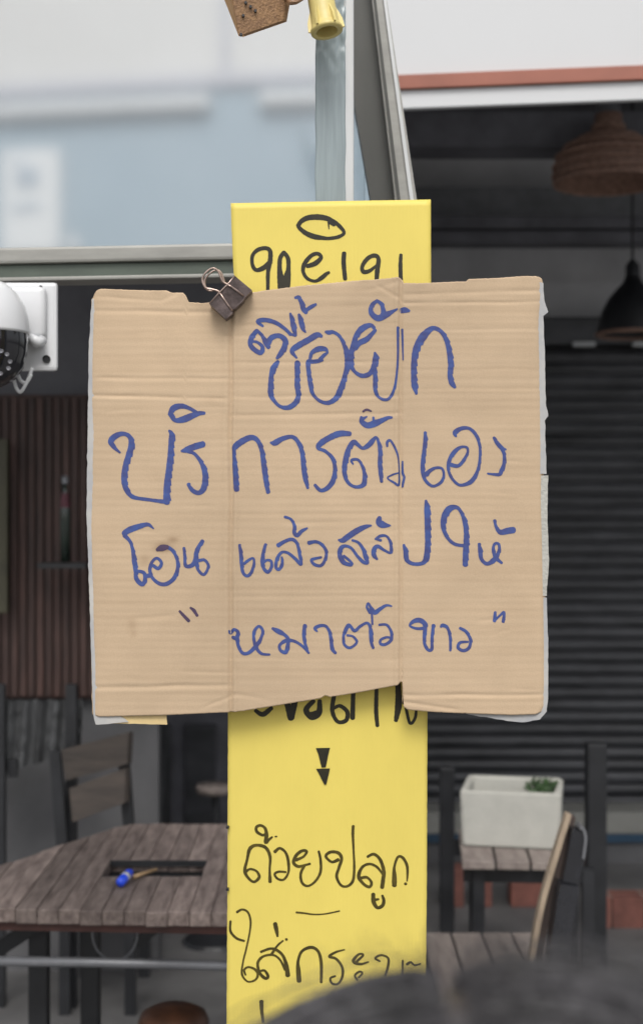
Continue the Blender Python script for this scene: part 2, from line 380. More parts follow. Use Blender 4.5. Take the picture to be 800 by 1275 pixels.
# ---------------------------------------------------------------- pale blue board added behind the pane in place of its reflections
bsg = thing('blue_signboard', 'pale blue shop board with white strips and a small notice behind the window pane', 'sign', (-.4, 3.4, 2.3))
kb = dict(parent=bsg, Y0=3.4, x0=0, yw=R(-9))
ybox('panel', -260, 476, 116, 338, .05, M['bluewall'], 0, **kb)
ybox('top_band', -260, 470, 107, 122, .06, M['lilac'], .012, **kb)
ybox('strip', -260, 264, 133, 149, .03, M['palew'], .03, bev=.008, **kb)  # bright tube reflections in the pane, built as white bars
ybox('strip', 325, 470, 133, 149, .03, M['palew'], .03, bev=.008, **kb)
nb = ybox('notice', 4, 77, 188, 318, .006, M['palew'], .012, **kb)  # reflected sign, built as a flat piece on the added board
ybox('notice', 88, 99, 296, 318, .006, M['palew'], .012, **kb)
for pts in (((22, 203), (50, 228), (22, 232), (50, 212)), ((18, 262), (52, 258))):
    mb = MB(); nrm = Vector((math.sin(R(-9)), -math.cos(R(-9)), 0))
    for (p, q), (r_, s_) in zip(pts, pts[1:]):
        mb.bar(yp(p, q, 3.4, 0, R(-9))+nrm*.014, yp(r_, s_, 3.4, 0, R(-9))+nrm*.014, .014, .004, up=(0, 1, .01))
    part('letter', mb, M['signgrey'], nb)
ybox('fascia_panel', -320, 470, -330, 106, .05, M['greywhite'], 0, parent=bl, Y0=3.42, x0=0, yw=R(-9))  # white sky reflection of the pane, built as a panel behind it
ybox('joint_cover', 276, 286, -330, 106, .05, M['lilac'], .008, parent=bl, Y0=3.42, x0=0, yw=R(-9))  # faint vertical streak of the reflection, built as a thin bar

# ---------------------------------------------------------------- the post behind the signs
YPOST = 1.66
pcx = at(411, 0, YPOST).x
post = thing('steel_post', 'grey metal post wrapped in clear film holding the yellow sign', 'post', (pcx, YPOST, .08))
wpx = lambda n, Y: n/F*Y
zt = zy(-220, YPOST)
part('tube', MB().box((pcx+wpx(-.5, YPOST), YPOST+.025, (zt+.08)/2), (wpx(34, YPOST), .04, zt-.08), bev=.004), M['post'], post)
part('channel', MB().box((at(434, 0, YPOST).x, YPOST+.022, (zt+.08)/2), (wpx(12.5, YPOST), .045, zt-.08), bev=.002), M['post_strip'], post)
part('channel_lip', MB().box((at(429, 0, YPOST).x, YPOST+.004, (zt+.08)/2), (wpx(3, YPOST), .006, zt-.08), bev=.001), M['post_strip'], post)
# crinkled film
fm = MB(); nu, nv = 24, 240; vv = []; ff = []
for j in range(nv+1):
    py = -120+j*(380/nv)
    for i in range(nu+1):
        s = i/nu
        if s < .12: x = 392.2; y = .035*(1-s/.12)
        elif s > .88: x = 430; y = .035*((s-.88)/.12)
        else: x = 392.2+37.8*(s-.12)/.76; y = 0
        wr = max(0, min(1, (115-py)/60))*.8
        y -= .0015+.0012*nz(x*.09, py*.008, 1)+.004*wr*nz(x*.17+py*.05, py*.05-x*.1, 5)
        p = at(x+1.0*nz(.3, py*.03), py, YPOST); p.y += y; vv.append(p)
for j in range(nv):
    for i in range(nu): a = j*(nu+1)+i; ff.append((a, a+1, a+nu+2, a+nu+1))
part('film_wrap', fm.add(vv, ff), M['film'], post, smooth=True, fixn=False)

# yellow plastic pipe clipped to the post
yl = at(404, 25, 1.60)
yo = thing('yellow_pipe', 'short yellow plastic pipe end with flared collar tied against the post top', 'pipe', yl)
axis = (at(397, -60, 1.60)-at(406, 40, 1.58)); axis = Vector((axis.x-.004, axis.y+.0, axis.z)).normalized()
# tilt so the mouth is seen a little from below
zax = Vector((-.17, .17, .96)).normalized(); xax = Vector((0, 1, 0)).cross(zax).normalized(); yax = zax.cross(xax)
MR = Matrix((xax, yax, zax)).transposed()
base = at(407, 40, 1.60); px_ = 1.6/F
pr = [(13.5, 1), (16, 0), (20, 1), (20.5, 4), (18.5, 8), (17.5, 12), (17, 24), (15.5, 90), (15.2, 150), (12.5, 150), (12.5, 60), (12.8, 8), (13.5, 1)]
part('pipe', MB().lathe(base, [(a*px_, b*px_) for a, b in pr], 36, MR), M['ypipe'], yo, smooth=True)
for ang in (0, 1.05, 2.09, 3.14, 4.19, 5.24):
    d = MR @ Vector((math.cos(ang), math.sin(ang), 0)); up = MR @ Vector((0, 0, 1)); t_ = up.cross(d)
    q = MB().prism([base+d*15*px_+up*2*px_-t_*1.2*px_, base+d*23*px_+up*4*px_-t_*1.2*px_, base+d*22*px_+up*16*px_-t_*1.2*px_, base+d*15.5*px_+up*34*px_-t_*1.2*px_], t_*2.4*px_)
    part('rib', q, M['ypipe'], yo)

# weathered wooden box
wl = at(322, 5, 1.60)
wo = thing('wooden_box', 'weathered orange wooden box hanging above the left of the yellow sign', 'box', wl)
fY = lambda x: 1.55+.0009*(x-297.5)
fr = [at(x, y, fY(x)) for x, y in ((297.5, 44), (352, 25), (362, -30), (281.6, -45))]
part('front_board', MB().prism(fr, (.004, .010, .002)), M['boxwood'], wo)
sd_ = [at(277, -6, 1.585), at(297, 44.5, fY(297)+.001), at(281.2, -45, fY(281.2)+.001), at(261, -90, 1.59)]
part('side_board', MB().prism(sd_, (.006, .008, .002)), M['boxside'], wo)
bt = [at(298.5, 43, fY(298)+.006), at(351, 24.5, fY(351)+.006), at(338, 5, 1.68), at(286, 14, 1.62)]
part('bottom_board', MB().prism(bt, (0, 0, .006)), M['boxwood'], wo)
for (x, y) in ((306, 4), (318, 14), (303, 20), (312, 9), (300, 43.5)):
    part('nail', MB().lathe(at(x, y, fY(x)-.0005), [(0, 0), (.0016, 0), (.0016, .004), (0, .004)], 10, Matrix.Rotation(R(90), 3, 'X')), M['black'], wo)
part('hook', MB().tube([tuple(at(*p)) for p in ((356, -4, 1.6), (362, 3, 1.59), (368, 2, 1.59), (376, -3, 1.59), (383, -8, 1.6))], .0028, 8), M['boxwood'], wo)

# ---------------------------------------------------------------- yellow board sign
YY = 1.625
ys = thing('yellow_sign', 'tall bright yellow board with black handwriting fixed to the post behind the cardboard', 'sign', at(410, 900, YY))
left = [(252, 287), (285, 288), (330, 290), (345, 291.5), (600, 286), (890, 283.5), (1100, 283), (1290, 282), (1700, 281)]
right = [(248, 536), (350, 536.5), (600, 534), (890, 532), (1100, 531), (1290, 529), (1700, 527)]
def yh(px, py): return .0012*nz(px*.012, py*.006, 3)+.002*math.sin(py*.011+.6)*((px-410)/125)**2
mb = MB(); cols, rows = 40, 180; vv = []; ff = []
for j in range(rows+1):
    for i in range(cols+1):
        s = i/cols; py = lerp(lerp(252.5, 248, s), 1650, (j/rows)); px = lerp(pw(left, py), pw(right, py), s)
        if i in (0, cols): px += .5*nz(3.1*i, py*.15)
        p = at(px, py, YY); p.y -= yh(px, py); vv.append(p)
for j in range(rows):
    for i in range(cols): a = j*(cols+1)+i; ff.append((a, a+cols+1, a+cols+2, a+1))
bd = part('board', mb.add(vv, ff), M['yellow'], ys, smooth=True, fixn=False)
so_ = bd.modifiers.new('thickness', 'SOLIDIFY'); so_.thickness = .004; so_.offset = -1
t = M['yellow'].node_tree; N = t.nodes; L = t.links; b = N['Principled BSDF']       # flutes of the corrugated plastic: fine vertical relief
tc = N.new('ShaderNodeTexCoord'); wv = N.new('ShaderNodeTexWave'); wv.bands_direction = 'X'; wv.inputs['Scale'].default_value = 75; wv.inputs['Distortion'].default_value = .0
L.new(tc.outputs['Object'], wv.inputs['Vector']); bp = N.new('ShaderNodeBump'); bp.inputs['Strength'].default_value = .12; bp.inputs['Distance'].default_value = .0005
L.new(wv.outputs['Fac'], bp.inputs['Height']); L.new(bp.outputs[0], b.inputs['Normal'])
for py in (1030, 1107):
    part('cable_tie', MB().box(at(283.2, py, YY-.001), (.0035, .008, .0028), bev=.0005), M['black'], ys)

# ---------------------------------------------------------------- handwriting: ribbons laid on the sheets
def ribbon(mb, pts, PT, hfun, Y, idx, jag=0.0):
    """pts in photo pixels with width; PT maps to world with a height toward the viewer"""
    S = crom(pts, 1.3) if len(pts) > 1 else [(pts[0][0]-.4, pts[0][1], pts[0][2]), (pts[0][0]+.4, pts[0][1], pts[0][2])]
    if len(S) < 2: return
    # round caps
    def cap(p, q):
        dx, dy = p[0]-q[0], p[1]-q[1]; l = math.hypot(dx, dy) or 1; r = p[2]*.42
        return [(p[0]+dx/l*r*t, p[1]+dy/l*r*t, p[2]*math.sqrt(max(.0, 1-t*t))) for t in (.35, .65, .87, .98)]
    S = cap(S[0], S[1])[::-1]+S+cap(S[-1], S[-2]); n = len(S); nc = 5; vs = []; fs = []
    for i, p in enumerate(S):
        a = S[max(0, i-1)]; c = S[min(n-1, i+1)]; dx, dy = c[0]-a[0], c[1]-a[1]; l = math.hypot(dx, dy) or 1
        nx, ny = -dy/l, dx/l; hw = max(.25, p[2])/2
        e = 1+.10*nz(p[0]*.35, p[1]*.35, idx)
        for k in range(nc):
            u = (k/(nc-1))*2-1; o_ = u*hw*e
            if jag and abs(ny) < .55 and (u*nx) > .4 and hw > 1.6:
                fr_ = (p[1]/9.3) % 1.0; o_ += u*jag*hw*(fr_-.45)*(1.3 if abs(u) > .9 else .5)
            x, y = p[0]+nx*o_, p[1]+ny*o_
            q = at(x, y, Y); q.y -= hfun(x, y)+.00030+.00003*(idx % 4)+.0000016*i*.5; vs.append(q)
    for i in range(n-1):
        for k in range(nc-1): a = i*nc+k; fs.append((a, a+1, a+nc+1, a+nc))
    mb.add(vs, fs)
def write(tile, letters, m, parent, hfun, Y, jag=0.0, wmul=1.16):
    ox, oy, s = tile
    for g in letters:
        mb = MB()
        for i, stroke in enumerate(g.split(';')):
            pts = []
            for tok in stroke.split():
                u, v, w_ = (float(k) for k in tok.split(','))
                pts.append((ox+u/s, oy+v/s, max(1.1, w_/s*(wmul*1.12 if parent is ys else wmul))))
            if pts: ribbon(mb, pts, None, hfun, Y, i, jag)
        o = part('letter', mb, m, parent, fixn=False)
        me = o.data
        if me.polygons and sum(p.normal.y*p.area for p in me.polygons) > 0: me.flip_normals()

K, D = M['ink_black'], M['ink_olive']
args = (ys, yh, YY)
write((280, 240, 6.154), ['560,250,24 585,215,28 635,190,32 700,184,34 760,190,32 805,206,28 861,240,24 911,301,20 872,335,22 794,348,20 740,343,24 680,333,32 620,308,28 572,270,24 558,245,22;792,225,12 795,275,6;800,222,22 835,240,26',
 '345,530,30 300,570,30 240,590,24 210,550,22 210,480,22 250,435,24 310,422,24 345,445,26 345,520,28 330,600,24 328,690,22 328,790,20',
 '450,455,24 422,500,26 418,580,28 425,650,40 435,760,44;450,455,24 482,500,26 485,580,28 475,650,44 465,760,44',
 '630,560,24 690,540,30 735,495,24 710,465,22 660,480,24 610,540,26 598,600,22 630,655,20 690,675,18 740,650,26 775,620,22 795,610,18'], K, *args)
write((400, 240, 5.517), ['155,415,24 152,480,24 162,590,22', '375,500,14 330,535,20 290,542,24 278,515,20 295,475,22 330,440,22 370,430,22 392,455,22 384,520,26 378,600,22', '545,425,18 542,500,22 545,620,22'], K, *args)
write((300, 840, 3.333), ['60,150,12 90,166,16 125,140,14', '188,110,18 207,180,22;212,180,14 222,110,22', '300,110,14 270,145,18 290,176,18 322,160,20 326,110,14;285,168,18 315,162,22',
 '385,90,14 378,150,14 400,195,12 435,190,14 440,155,14 410,130,12 385,140,10', '465,70,14 462,180,16', '562,40,12 560,150,14 565,212,12', '650,30,16 653,120,22 642,190,14', '682,130,10 700,202,10 722,180,10 727,130,8'], K, *args)
for poly in ([(310, 305), (369, 304), (366, 312), (351, 384), (334, 386), (320, 330)], [(311, 391), (368, 389), (367, 396), (354, 452), (349, 458), (343, 452), (318, 402)]):
    part('arrow', MB().prism([at(300+u/3.333, 840+v/3.333, YY)-Vector((0, yh(400, 940)+.0009, 0)) for u, v in poly], (0, .0005, 0)), K, ys)
write((280, 1015, 6.154), ['320,140,18 290,155,16 245,130,18 240,95,18 270,80,16 305,100,18 318,150,22 312,210,24 335,190,16 360,170,12;385,166,10 395,165,10',
 '345,510,22 342,420,14 345,320,18 310,250,20 240,232,18 190,260,22 170,340,16 152,430,20 185,490,16 225,512,16 262,475,18 240,430,14 190,415,14 155,440,18',
 '382,282,20 420,255,16 465,290,16 485,360,18 485,440,14 450,495,14 405,490,14 380,455,14 410,435,14 465,438,12',
 '545,345,20 600,320,14 625,280,18 590,275,18 545,310,20 525,365,20 560,395,18 610,385,14 650,375,14;610,385,16 580,450,16 590,520,16 635,545,14 690,510,14 730,440,16 732,350,16 718,280,14'], D, *args)
write((390, 1015, 5.714), ['175,320,20 130,335,14 88,295,16 120,265,16 175,270,18 200,310,18 180,380,16 165,440,16 195,500,14 240,508,14 280,470,16 290,380,14 285,250,12 280,130,16 283,80,16',
 '385,298,14 430,280,16 475,320,18 500,400,20 495,460,22 488,515,22;498,430,12 450,370,14 395,350,14 345,375,16 322,440,20 360,495,16 400,512,16 412,480,16 380,445,14 335,450,18',
 '425,565,22 428,620,24 455,660,18 490,645,20 500,610,18 490,575,14;430,605,16 462,600,12',
 '575,500,26 575,440,26 575,370,14 600,300,14 635,305,16 665,360,16 668,430,12 665,470,8;655,490,16', '-120,694,12 -60,700,10 0,708,9 80,705,8 185,684,8'], D, *args)
write((275, 1120, 5.714), ['165,295,12 110,275,14 68,225,14 68,155,12;115,90,14 150,72,12 190,90,12 210,150,12 205,230,10 180,350,10 158,440,10 150,530,12 190,582,10 245,570,12 262,530,14 240,495,14 195,480,12 165,500,12 175,535,10',
 '285,372,14 350,350,14 395,360,16 440,400,16 465,470,22 475,540,26;455,500,14 420,430,12 370,395,12 300,405,14 262,450,16 275,520,16 315,560,18 335,545,16 310,505,14 275,510,12;360,390,16 400,330,12 440,295,10;465,285,14',
 '385,175,24 395,220,22 402,262,12', '555,580,26 550,510,26 548,440,16 575,370,16 640,342,18 690,370,16 712,450,18 712,590,16', '288,725,24 290,790,20 300,870,14'], D, *args)
write((390, 1120, 5.333), ['205,335,8 150,350,12 105,380,14 150,395,14 190,450,14 192,510,14 165,560,12 125,560,12 112,525,12 145,510,10',
 '290,410,14 330,370,12 300,365,12 265,410,18 310,430,14 365,415,8;290,535,12 275,505,12 305,480,12 325,490,10 300,520,10',
 '440,410,10 410,390,12 450,370,12 495,390,12 495,440,14 475,510,10', '592,405,10 590,520,10;620,430,14 645,415,12 670,435,10 710,425,8'], D, *args)

# ---------------------------------------------------------------- cardboard sign
YC = 1.60
cs = thing('cardboard_sign', 'folded brown cardboard sheet with blue handwriting clipped over the yellow board', 'sign', at(395, 620, YC))
TOP = [(112, 372), (117, 361), (122, 359), (160, 360.5), (195, 361.5), (205, 361), (212, 364), (226, 364), (230, 368), (233, 376), (250, 377.5), (262, 376), (288, 368), (330, 361), (380, 355), (430, 350), (470, 347.5), (494, 345), (498, 346), (501, 352), (520, 352.5), (560, 350.5), (582, 350), (583, 347), (620, 345.5), (650, 343), (672, 343), (678, 346)]
BOT = [(112, 891), (120, 893), (200, 891), (280, 887), (300, 885.5), (345, 878), (395, 870), (402, 866), (408, 868), (440, 863), (480, 855.5), (492, 853), (496, 849), (498, 850), (499, 880), (506, 884), (540, 887), (600, 889.5), (640, 891), (668, 890), (676, 886)]
LFT = [(343, 116), (370, 114), (420, 113), (500, 110.5), (560, 111), (640, 109), (700, 111), (780, 113), (893, 115)]
RGT = [(343, 673), (350, 674.5), (372, 675), (400, 673), (480, 674.5), (560, 676.5), (640, 676), (700, 677), (760, 678), (820, 679), (880, 678), (891, 674)]
# creases: y at x0, y at x1, x0, x1, depth(mm), width(px)
CR = [(386, 389, 112, 288, 1.5, 2.4), (397, 398, 112, 280, -.4, 2.5), (470, 471, 120, 284, 1.0, 1.8), (492, 496, 112, 281, 1.5, 2.0), (451, 450, 289, 500, .7, 2.0), (472, 470, 289, 440, .5, 2.0), (494, 493, 289, 500, 1.1, 2.2),
      (517, 514, 289, 500, 1.1, 2.2), (388, 380, 289, 470, .6, 3), (404, 402, 300, 500, .5, 2), (366, 361, 500, 676, 1.3, 2.2), (377, 375, 500, 676, 1.4, 1.6), (411, 409, 500, 676, .8, 1.8), (460, 459, 500, 676, .5, 1.8), (484, 484, 500, 676, .4, 1.8),
      (857, 853, 116, 286, 1.7, 2.6), (864, 870, 289, 330, .9, 2.5), (866, 866, 502, 676, 1.7, 2.2), (874, 884, 500, 570, 1.3, 2.0), (368, 374, 112, 200, .8, 2), (374, 362, 200, 226, 1.2, 2.2), (880, 866, 255, 290, 1.2, 2.0),
      (355, 372, 470, 499, 1.2, 2.5), (361, 350, 455, 497, .7, 2.5), (600, 600, 112, 287, .25, 2), (640, 639, 289, 498, .3, 2), (700, 700, 500, 676, .3, 2), (743, 742, 289, 498, .3, 2), (820, 822, 289, 498, .35, 2)]
_r = random.Random(11)
for _ in range(26):
    x_, y_, l_ = _r.uniform(120, 640), _r.uniform(385, 860), _r.uniform(14, 70)
    CR.append((y_, y_+_r.uniform(-4, 4), x_, min(674, x_+l_), _r.uniform(.25, .7), _r.uniform(1.4, 2.6)))
DN = [(_r.uniform(120, 665), _r.uniform(360, 880), _r.uniform(4, 14), _r.uniform(3, 8), _r.uniform(-.6, .35)) for _ in range(40)]
def ch(px, py):
    h = -.018*max(0, 288-px)*YC/F*.9 - .016*max(0, px-499)*YC/F
    xc1 = 287.5+1.1*nz(1, py*.012); xc2 = 498.5+.8*nz(2, py*.012)
    h += -.0026*math.exp(-((px-xc1)/1.9)**2)+.0016*math.exp(-((px-xc1-5.0)/3.2)**2)+.0012*math.exp(-((px-xc1+7)/4)**2)
    h += -.0022*math.exp(-((px-xc2)/1.7)**2)+.0018*math.exp(-((px-xc2+5.0)/3.2)**2)
    for y0, y1, x0, x1, d, wd in CR:
        if x0-6 < px < x1+6:
            yc = lerp(y0, y1, (px-x0)/(x1-x0))+1.2*nz(px*.02, y0); e = (py-yc)/wd
            if abs(e) < 5:
                f = min(1, max(0, (px-x0+6)/12))*min(1, max(0, (x1+6-px)/12))
                h += (-d*math.exp(-e*e)+.25*d*math.exp(-((e-2.4)/1.3)**2)*(1 if d > 0 else 0))*.0007*f*(.75+.6*nz(px*.025, y0*1.3))
    h += .00006*(1+.8*nz(px*.01, py*.02, 9))*math.cos(2*math.pi*(py+.6*nz(px*.01, py*.03))/9.35)
    h += .0013*nz(px*.006, py*.006, 2)+.0004*nz(px*.03, py*.03, 4)
    for x_, y_, rx_, ry_, d_ in DN:
        e2 = ((px-x_)/rx_)**2+((py-y_)/ry_)**2
        if e2 < 7: h += d_*.0006*math.exp(-e2)
    # curled rims
    h += .0010*math.exp(-(py-pw(TOP, px))/5.0)*nz(px*.05, 3.3)*2
    h -= .0035*math.exp(-max(0, px-pw(LFT, py))/3.5) + .0035*math.exp(-max(0, pw(RGT, py)-px)/3.0)
    return h
cols, rows = 300, 330; vv = []; ff = []; stain = []
STN = [(203, 682, 10, 6, .45), (215, 672, 7, 4, .3), (180, 698, 8, 8, .18), (164, 778, 6, 8, .14), (166, 790, 4, 4, .12), (262, 500, 12, 5, .06), (330, 470, 30, 8, .04), (640, 760, 25, 40, .04)]
for j in range(rows+1):
    for i in range(cols+1):
        s = i/cols; x0 = lerp(111, 677, s); tt = pw(TOP, x0)+.7*nz(x0*.3, 1); bb = pw(BOT, x0)+.6*nz(x0*.3, 7)
        py = lerp(tt, bb, j/rows); xl, xr = pw(LFT, py)-1.3, pw(RGT, py)+1.8
        px = lerp(xl, xr, s)
        if i == 0: px += 1.0*nz(5, py*.08)
        if i == cols: px += 1.0*nz(8, py*.08)
        p = at(px, py, YC); p.y -= ch(px, py); vv.append(p)
        st_ = 1.0
        for sx, sy, rx, ry, a_ in STN:
            e = ((px-sx)/rx)**2+((py-sy)/ry)**2
            if e < 8: st_ *= 1-a_*math.exp(-e)
        stain.append(st_)
for j in range(rows):
    for i in range(cols): a = j*(cols+1)+i; ff.append((a, a+cols+1, a+cols+2, a+1))
sheet = part('sheet', MB().add(vv, ff), M['kraft'], cs, smooth=True, fixn=False)
ca = sheet.data.color_attributes.new('stain', 'FLOAT_COLOR', 'POINT')
for i, s_ in enumerate(stain): ca.data[i].color = (s_, s_**1.15, s_**1.3, 1)
so_ = sheet.modifiers.new('thickness', 'SOLIDIFY'); so_.thickness = .0032; so_.offset = -1
# pale liners and strips peeping out behind
def rag(poly, Y, amp=.8, step=3.0, seed=0):
    out = []
    for (a, b), (c, d) in zip(poly, poly[1:]+poly[:1]):
        n = max(1, int(math.dist((a, b), (c, d))/step))
        for k in range(n):
            t_ = k/n; x, y = lerp(a, c, t_), lerp(b, d, t_)
            x += amp*nz(x*.11, y*.11, seed); y += amp*nz(x*.11, y*.11, seed+9); out.append(at(x, y, Y))
    return out
part('backing_sheet', MB().prism(rag([(640, 348), (676, 352), (677, 374), (682, 388), (676, 393), (678, 440), (679, 500), (682, 518), (678, 524), (680, 590), (600, 590)], YC+.004), (0, .0012, 0)), M['liner'], cs)
part('backing_sheet', MB().prism(rag([(600, 592), (682, 592), (681, 640), (683, 700), (680, 742), (600, 742)], YC+.0045), (0, .0012, 0)), M['foam'], cs)
part('backing_sheet', MB().prism(rag([(560, 744), (680, 744), (682, 800), (682, 870), (680, 886), (672, 896), (650, 900), (620, 896), (580, 889), (560, 880)], YC+.005), (0, .0012, 0)), M['liner'], cs)
part('backing_sheet', MB().prism(rag([(114, 372), (150, 372), (150, 892), (160, 899), (130, 902), (119, 902), (116, 890), (109.8, 700), (107.6, 640), (109.5, 500), (110.5, 430)], YC+.004), (0, .0012, 0)), M['liner'], cs)
part('paper_strip', MB().prism(rag([(130, 870), (206, 868), (208, 902.5), (150, 901), (136, 901)], YC+.0055, .4), (0, .0012, 0)), M['tape'], cs)

args = (M['ink'], cs, ch, YC, .32)
write((300, 360, 5.714), [
 '110,295,26 75,345,34 68,395,32 98,432,30 140,450,30 152,410,24 118,378,18 92,372,16;112,292,20 150,330,22 178,380,36 195,412,26;185,395,34 215,345,34 270,330,30 312,362,34 308,412,36 280,460,32 255,490,18',
 '155,262,14 118,230,26 165,218,28 240,235,26 310,280,22 352,322,20;386,328,18 375,270,34 362,210,28 350,172,14;345,318,16 386,328,18', '412,180,18 428,230,34 440,280,26 458,305,10',
 '385,60,16 410,58,26 430,95,28 445,140,34 462,165,24;455,155,22 490,130,24 530,108,18',
 '395,488,12 362,440,30 400,405,38 470,365,38 540,325,36 572,335,18',
 '262,515,22 232,560,40 215,620,30 212,690,36 212,750,32 240,800,22 280,835,22 335,842,30 385,810,34 408,760,32 400,690,34 400,620,32 400,560,34 400,522,34',
 '602,302,16 625,308,28 655,305,22 700,335,20 735,400,26 755,470,38 765,530,50 745,590,30 730,650,34 705,720,38 675,775,34 620,808,26 560,795,20 510,745,22 495,680,30 485,620,28 478,560,28 478,515,28 510,515,26 550,510,24 580,505,14;490,490,18 505,450,26 550,425,34 595,425,28 615,448,14 590,468,22 560,500,24'], *args)
write((430, 360, 5), [
 '185,258,16 160,225,22 110,240,34 70,285,30 45,360,28 30,440,38 50,505,20 100,538,24 150,525,26 178,480,32 188,430,34 182,395,12;60,365,30 85,335,30 130,312,30 160,282,24 185,255,18;180,490,24 185,550,26 185,620,24 200,665,16 240,688,16 275,675,16 305,610,14 320,500,12 325,400,12 325,300,14 325,240,16', '352,250,12 355,350,10 357,440,7',
 '195,72,18 165,100,24 158,145,26 200,180,34 250,160,34 290,140,20 320,125,10;195,72,18 225,95,22 235,140,26 230,160,26', '348,132,28 370,130,32 395,135,14',
 '440,650,14 430,600,34 425,530,32 428,440,34 445,360,40 485,290,42 540,243,26 590,260,22 625,310,26 645,380,30 655,470,32 650,530,28 660,580,32 680,610,16'], *args)
write((130, 495, 5), [
 '405,104,20 430,65,34 480,52,28 530,67,20 575,93,18;415,108,28 440,140,24 490,135,36 540,115,34 585,98,26 620,96,18',
 '95,342,10 60,310,22 38,272,32 65,240,32 110,224,24 152,240,24 168,290,34 150,360,34 130,430,34 122,510,34 135,570,30 175,618,22 270,635,18 370,648,22;402,205,12 420,232,34 415,290,32 412,360,36 402,450,36 390,550,38 387,648,40',
 '612,290,34 560,305,36 510,325,32 480,332,14;520,335,20 560,350,18 600,400,22 622,450,30 628,500,32 620,560,34 590,592,26 550,580,24 522,540,20'], *args)
write((280, 495, 5), [
 '72,572,30 68,500,30 62,420,26 57,340,20 65,305,32 110,270,34 165,248,30 205,270,24 230,330,26 240,400,28 248,460,30 258,530,28 268,590,20',
 '285,280,12 310,282,32 360,255,26 420,245,22 460,285,24 482,350,26 490,430,28 500,500,28 515,562,16',
 '775,225,26 710,225,34 640,255,32 590,290,32 580,315,20 625,335,18 670,380,22 684,440,22 675,510,28 640,560,26 595,578,20 560,545,18'], *args)
write((400, 495, 6.667), [
 '330,162,20 335,200,36 380,230,44 440,215,48 500,190,36 550,168,26 582,165,18;375,158,12 345,175,24;430,165,18 435,195,22',
 '262,552,12 248,520,20 300,515,20 335,560,22 355,620,28 360,670,36 345,725,34 290,742,24 235,720,24 200,665,30 190,590,36 205,500,42 225,430,38 265,370,38 300,390,28 340,420,24 390,395,38 430,350,32 455,330,18 480,390,28 488,460,34 485,540,32 490,610,34 498,695,24',
 '545,405,14 545,370,22 570,355,18 605,410,16 632,480,14 642,560,10 645,640,12 640,725,18 600,705,16 548,668,12 590,640,14 640,625,10', '672,530,12 672,620,18 686,660,18 678,700,18 672,740,14'], *args)
write((500, 495, 5.714), [
 '165,248,18 168,300,28 160,370,26 152,440,28 148,500,28 155,560,24 180,605,20 225,630,18 280,600,20 298,550,16 285,505,16 240,500,18 200,520,24 175,545,34',
 '385,275,14 378,250,32 420,220,26 480,220,20 530,270,22 555,350,18 555,440,18 540,520,22 500,590,28 450,618,22 400,618,18 350,565,18 330,500,20 340,440,24 375,385,28 420,352,18 462,355,16 468,390,16 440,445,22 400,485,22 350,478,26',
 '655,285,18 680,325,26 715,362,26 740,368,12;700,350,20 728,400,22 728,470,24 710,520,28 695,546,22 650,545,16 612,540,12'], *args)
write((140, 630, 5.714), [
 '290,160,10 250,132,24 190,145,34 120,170,38 80,195,32;85,210,28 125,255,20 145,320,24 155,390,32 165,460,28 170,520,28 210,558,28 230,530,26 225,480,22 190,465,20 170,475,16',
 '385,290,24 430,320,22 460,380,22 465,440,24 440,510,26 390,552,26 340,555,24 290,520,20 265,460,22 280,400,20 315,372,18 348,405,20 325,445,22 290,425,20;235,500,26 262,495,28',
 '508,300,18 515,360,20 520,425,22 560,425,26 590,390,32 600,320,28 640,250,24;595,385,28 610,455,20 650,488,18 682,430,18 655,385,18 610,390,20'], *args)
write((140, 630, 5.714), ['318,312,22 345,300,40 388,292,28', '478,750,16 510,785,20 542,818,20', '555,725,14 580,745,22 602,780,18'], M['ink_dark'], *args[1:])
write((400, 495, 6.667), ['345,115,14 375,100,18 412,112,12'], M['ink_dark'], *args[1:])
write((285, 630, 5.714), [
 '75,278,18 85,340,24 90,410,24 100,475,20 130,498,20 160,470,20 178,410,18 172,372,14 140,385,18 108,410,18', '260,275,20 245,330,22 238,400,26 248,445,22 275,470,22 300,440,20 300,395,18 270,385,16 250,400,16',
 '350,280,28 400,250,22 450,238,22 485,270,20 502,340,22 512,415,20 470,375,20 420,335,18 375,330,18 345,370,22 332,430,20 355,452,20 378,410,20 375,365,14',
 '398,78,18 440,95,16 465,140,22 465,190,26 485,210,24 515,180,24 555,158,12', '568,262,26 620,255,20 665,280,20 692,330,20 680,390,20 650,425,20 605,415,20 585,385,18 610,375,18 655,365,14'], *args)
write((410, 615, 6.667), [
 '345,262,14 290,275,34 220,310,42 160,350,44 110,385,38 76,382,16;190,385,18 240,405,20 280,460,26 300,520,34 318,572,20 280,565,26 230,515,22 180,450,20 125,432,24 90,460,34 88,520,34 120,570,34 180,590,22 190,578,16 150,540,20 118,515,20',
 '415,200,34 408,235,46 440,255,50 480,262,28 505,262,10', '380,375,14 420,350,22 470,350,18 505,400,22 512,470,24 500,490,18 450,465,20 400,435,28 370,460,34 370,510,34 395,542,16;390,375,16 425,385,20'], *args)
write((490, 615, 5), [
 '62,318,14 75,360,28 80,410,24 120,435,20 180,430,22 205,390,34 212,310,32 212,230,34 210,150,34 208,90,34 200,42,14',
 '445,440,30 448,370,32 452,300,32 452,240,28 445,180,28 425,125,20 395,85,20 350,90,34 318,135,36 308,200,28 330,265,20 375,310,18 440,322,18 468,312,14',
 '532,312,16 540,360,26 545,405,20 580,435,20 625,410,28 655,360,20 655,315,16 630,310,16 620,345,18 635,395,22 672,430,14', '628,165,16 640,210,18 665,238,28 710,230,34 745,225,34'], *args)
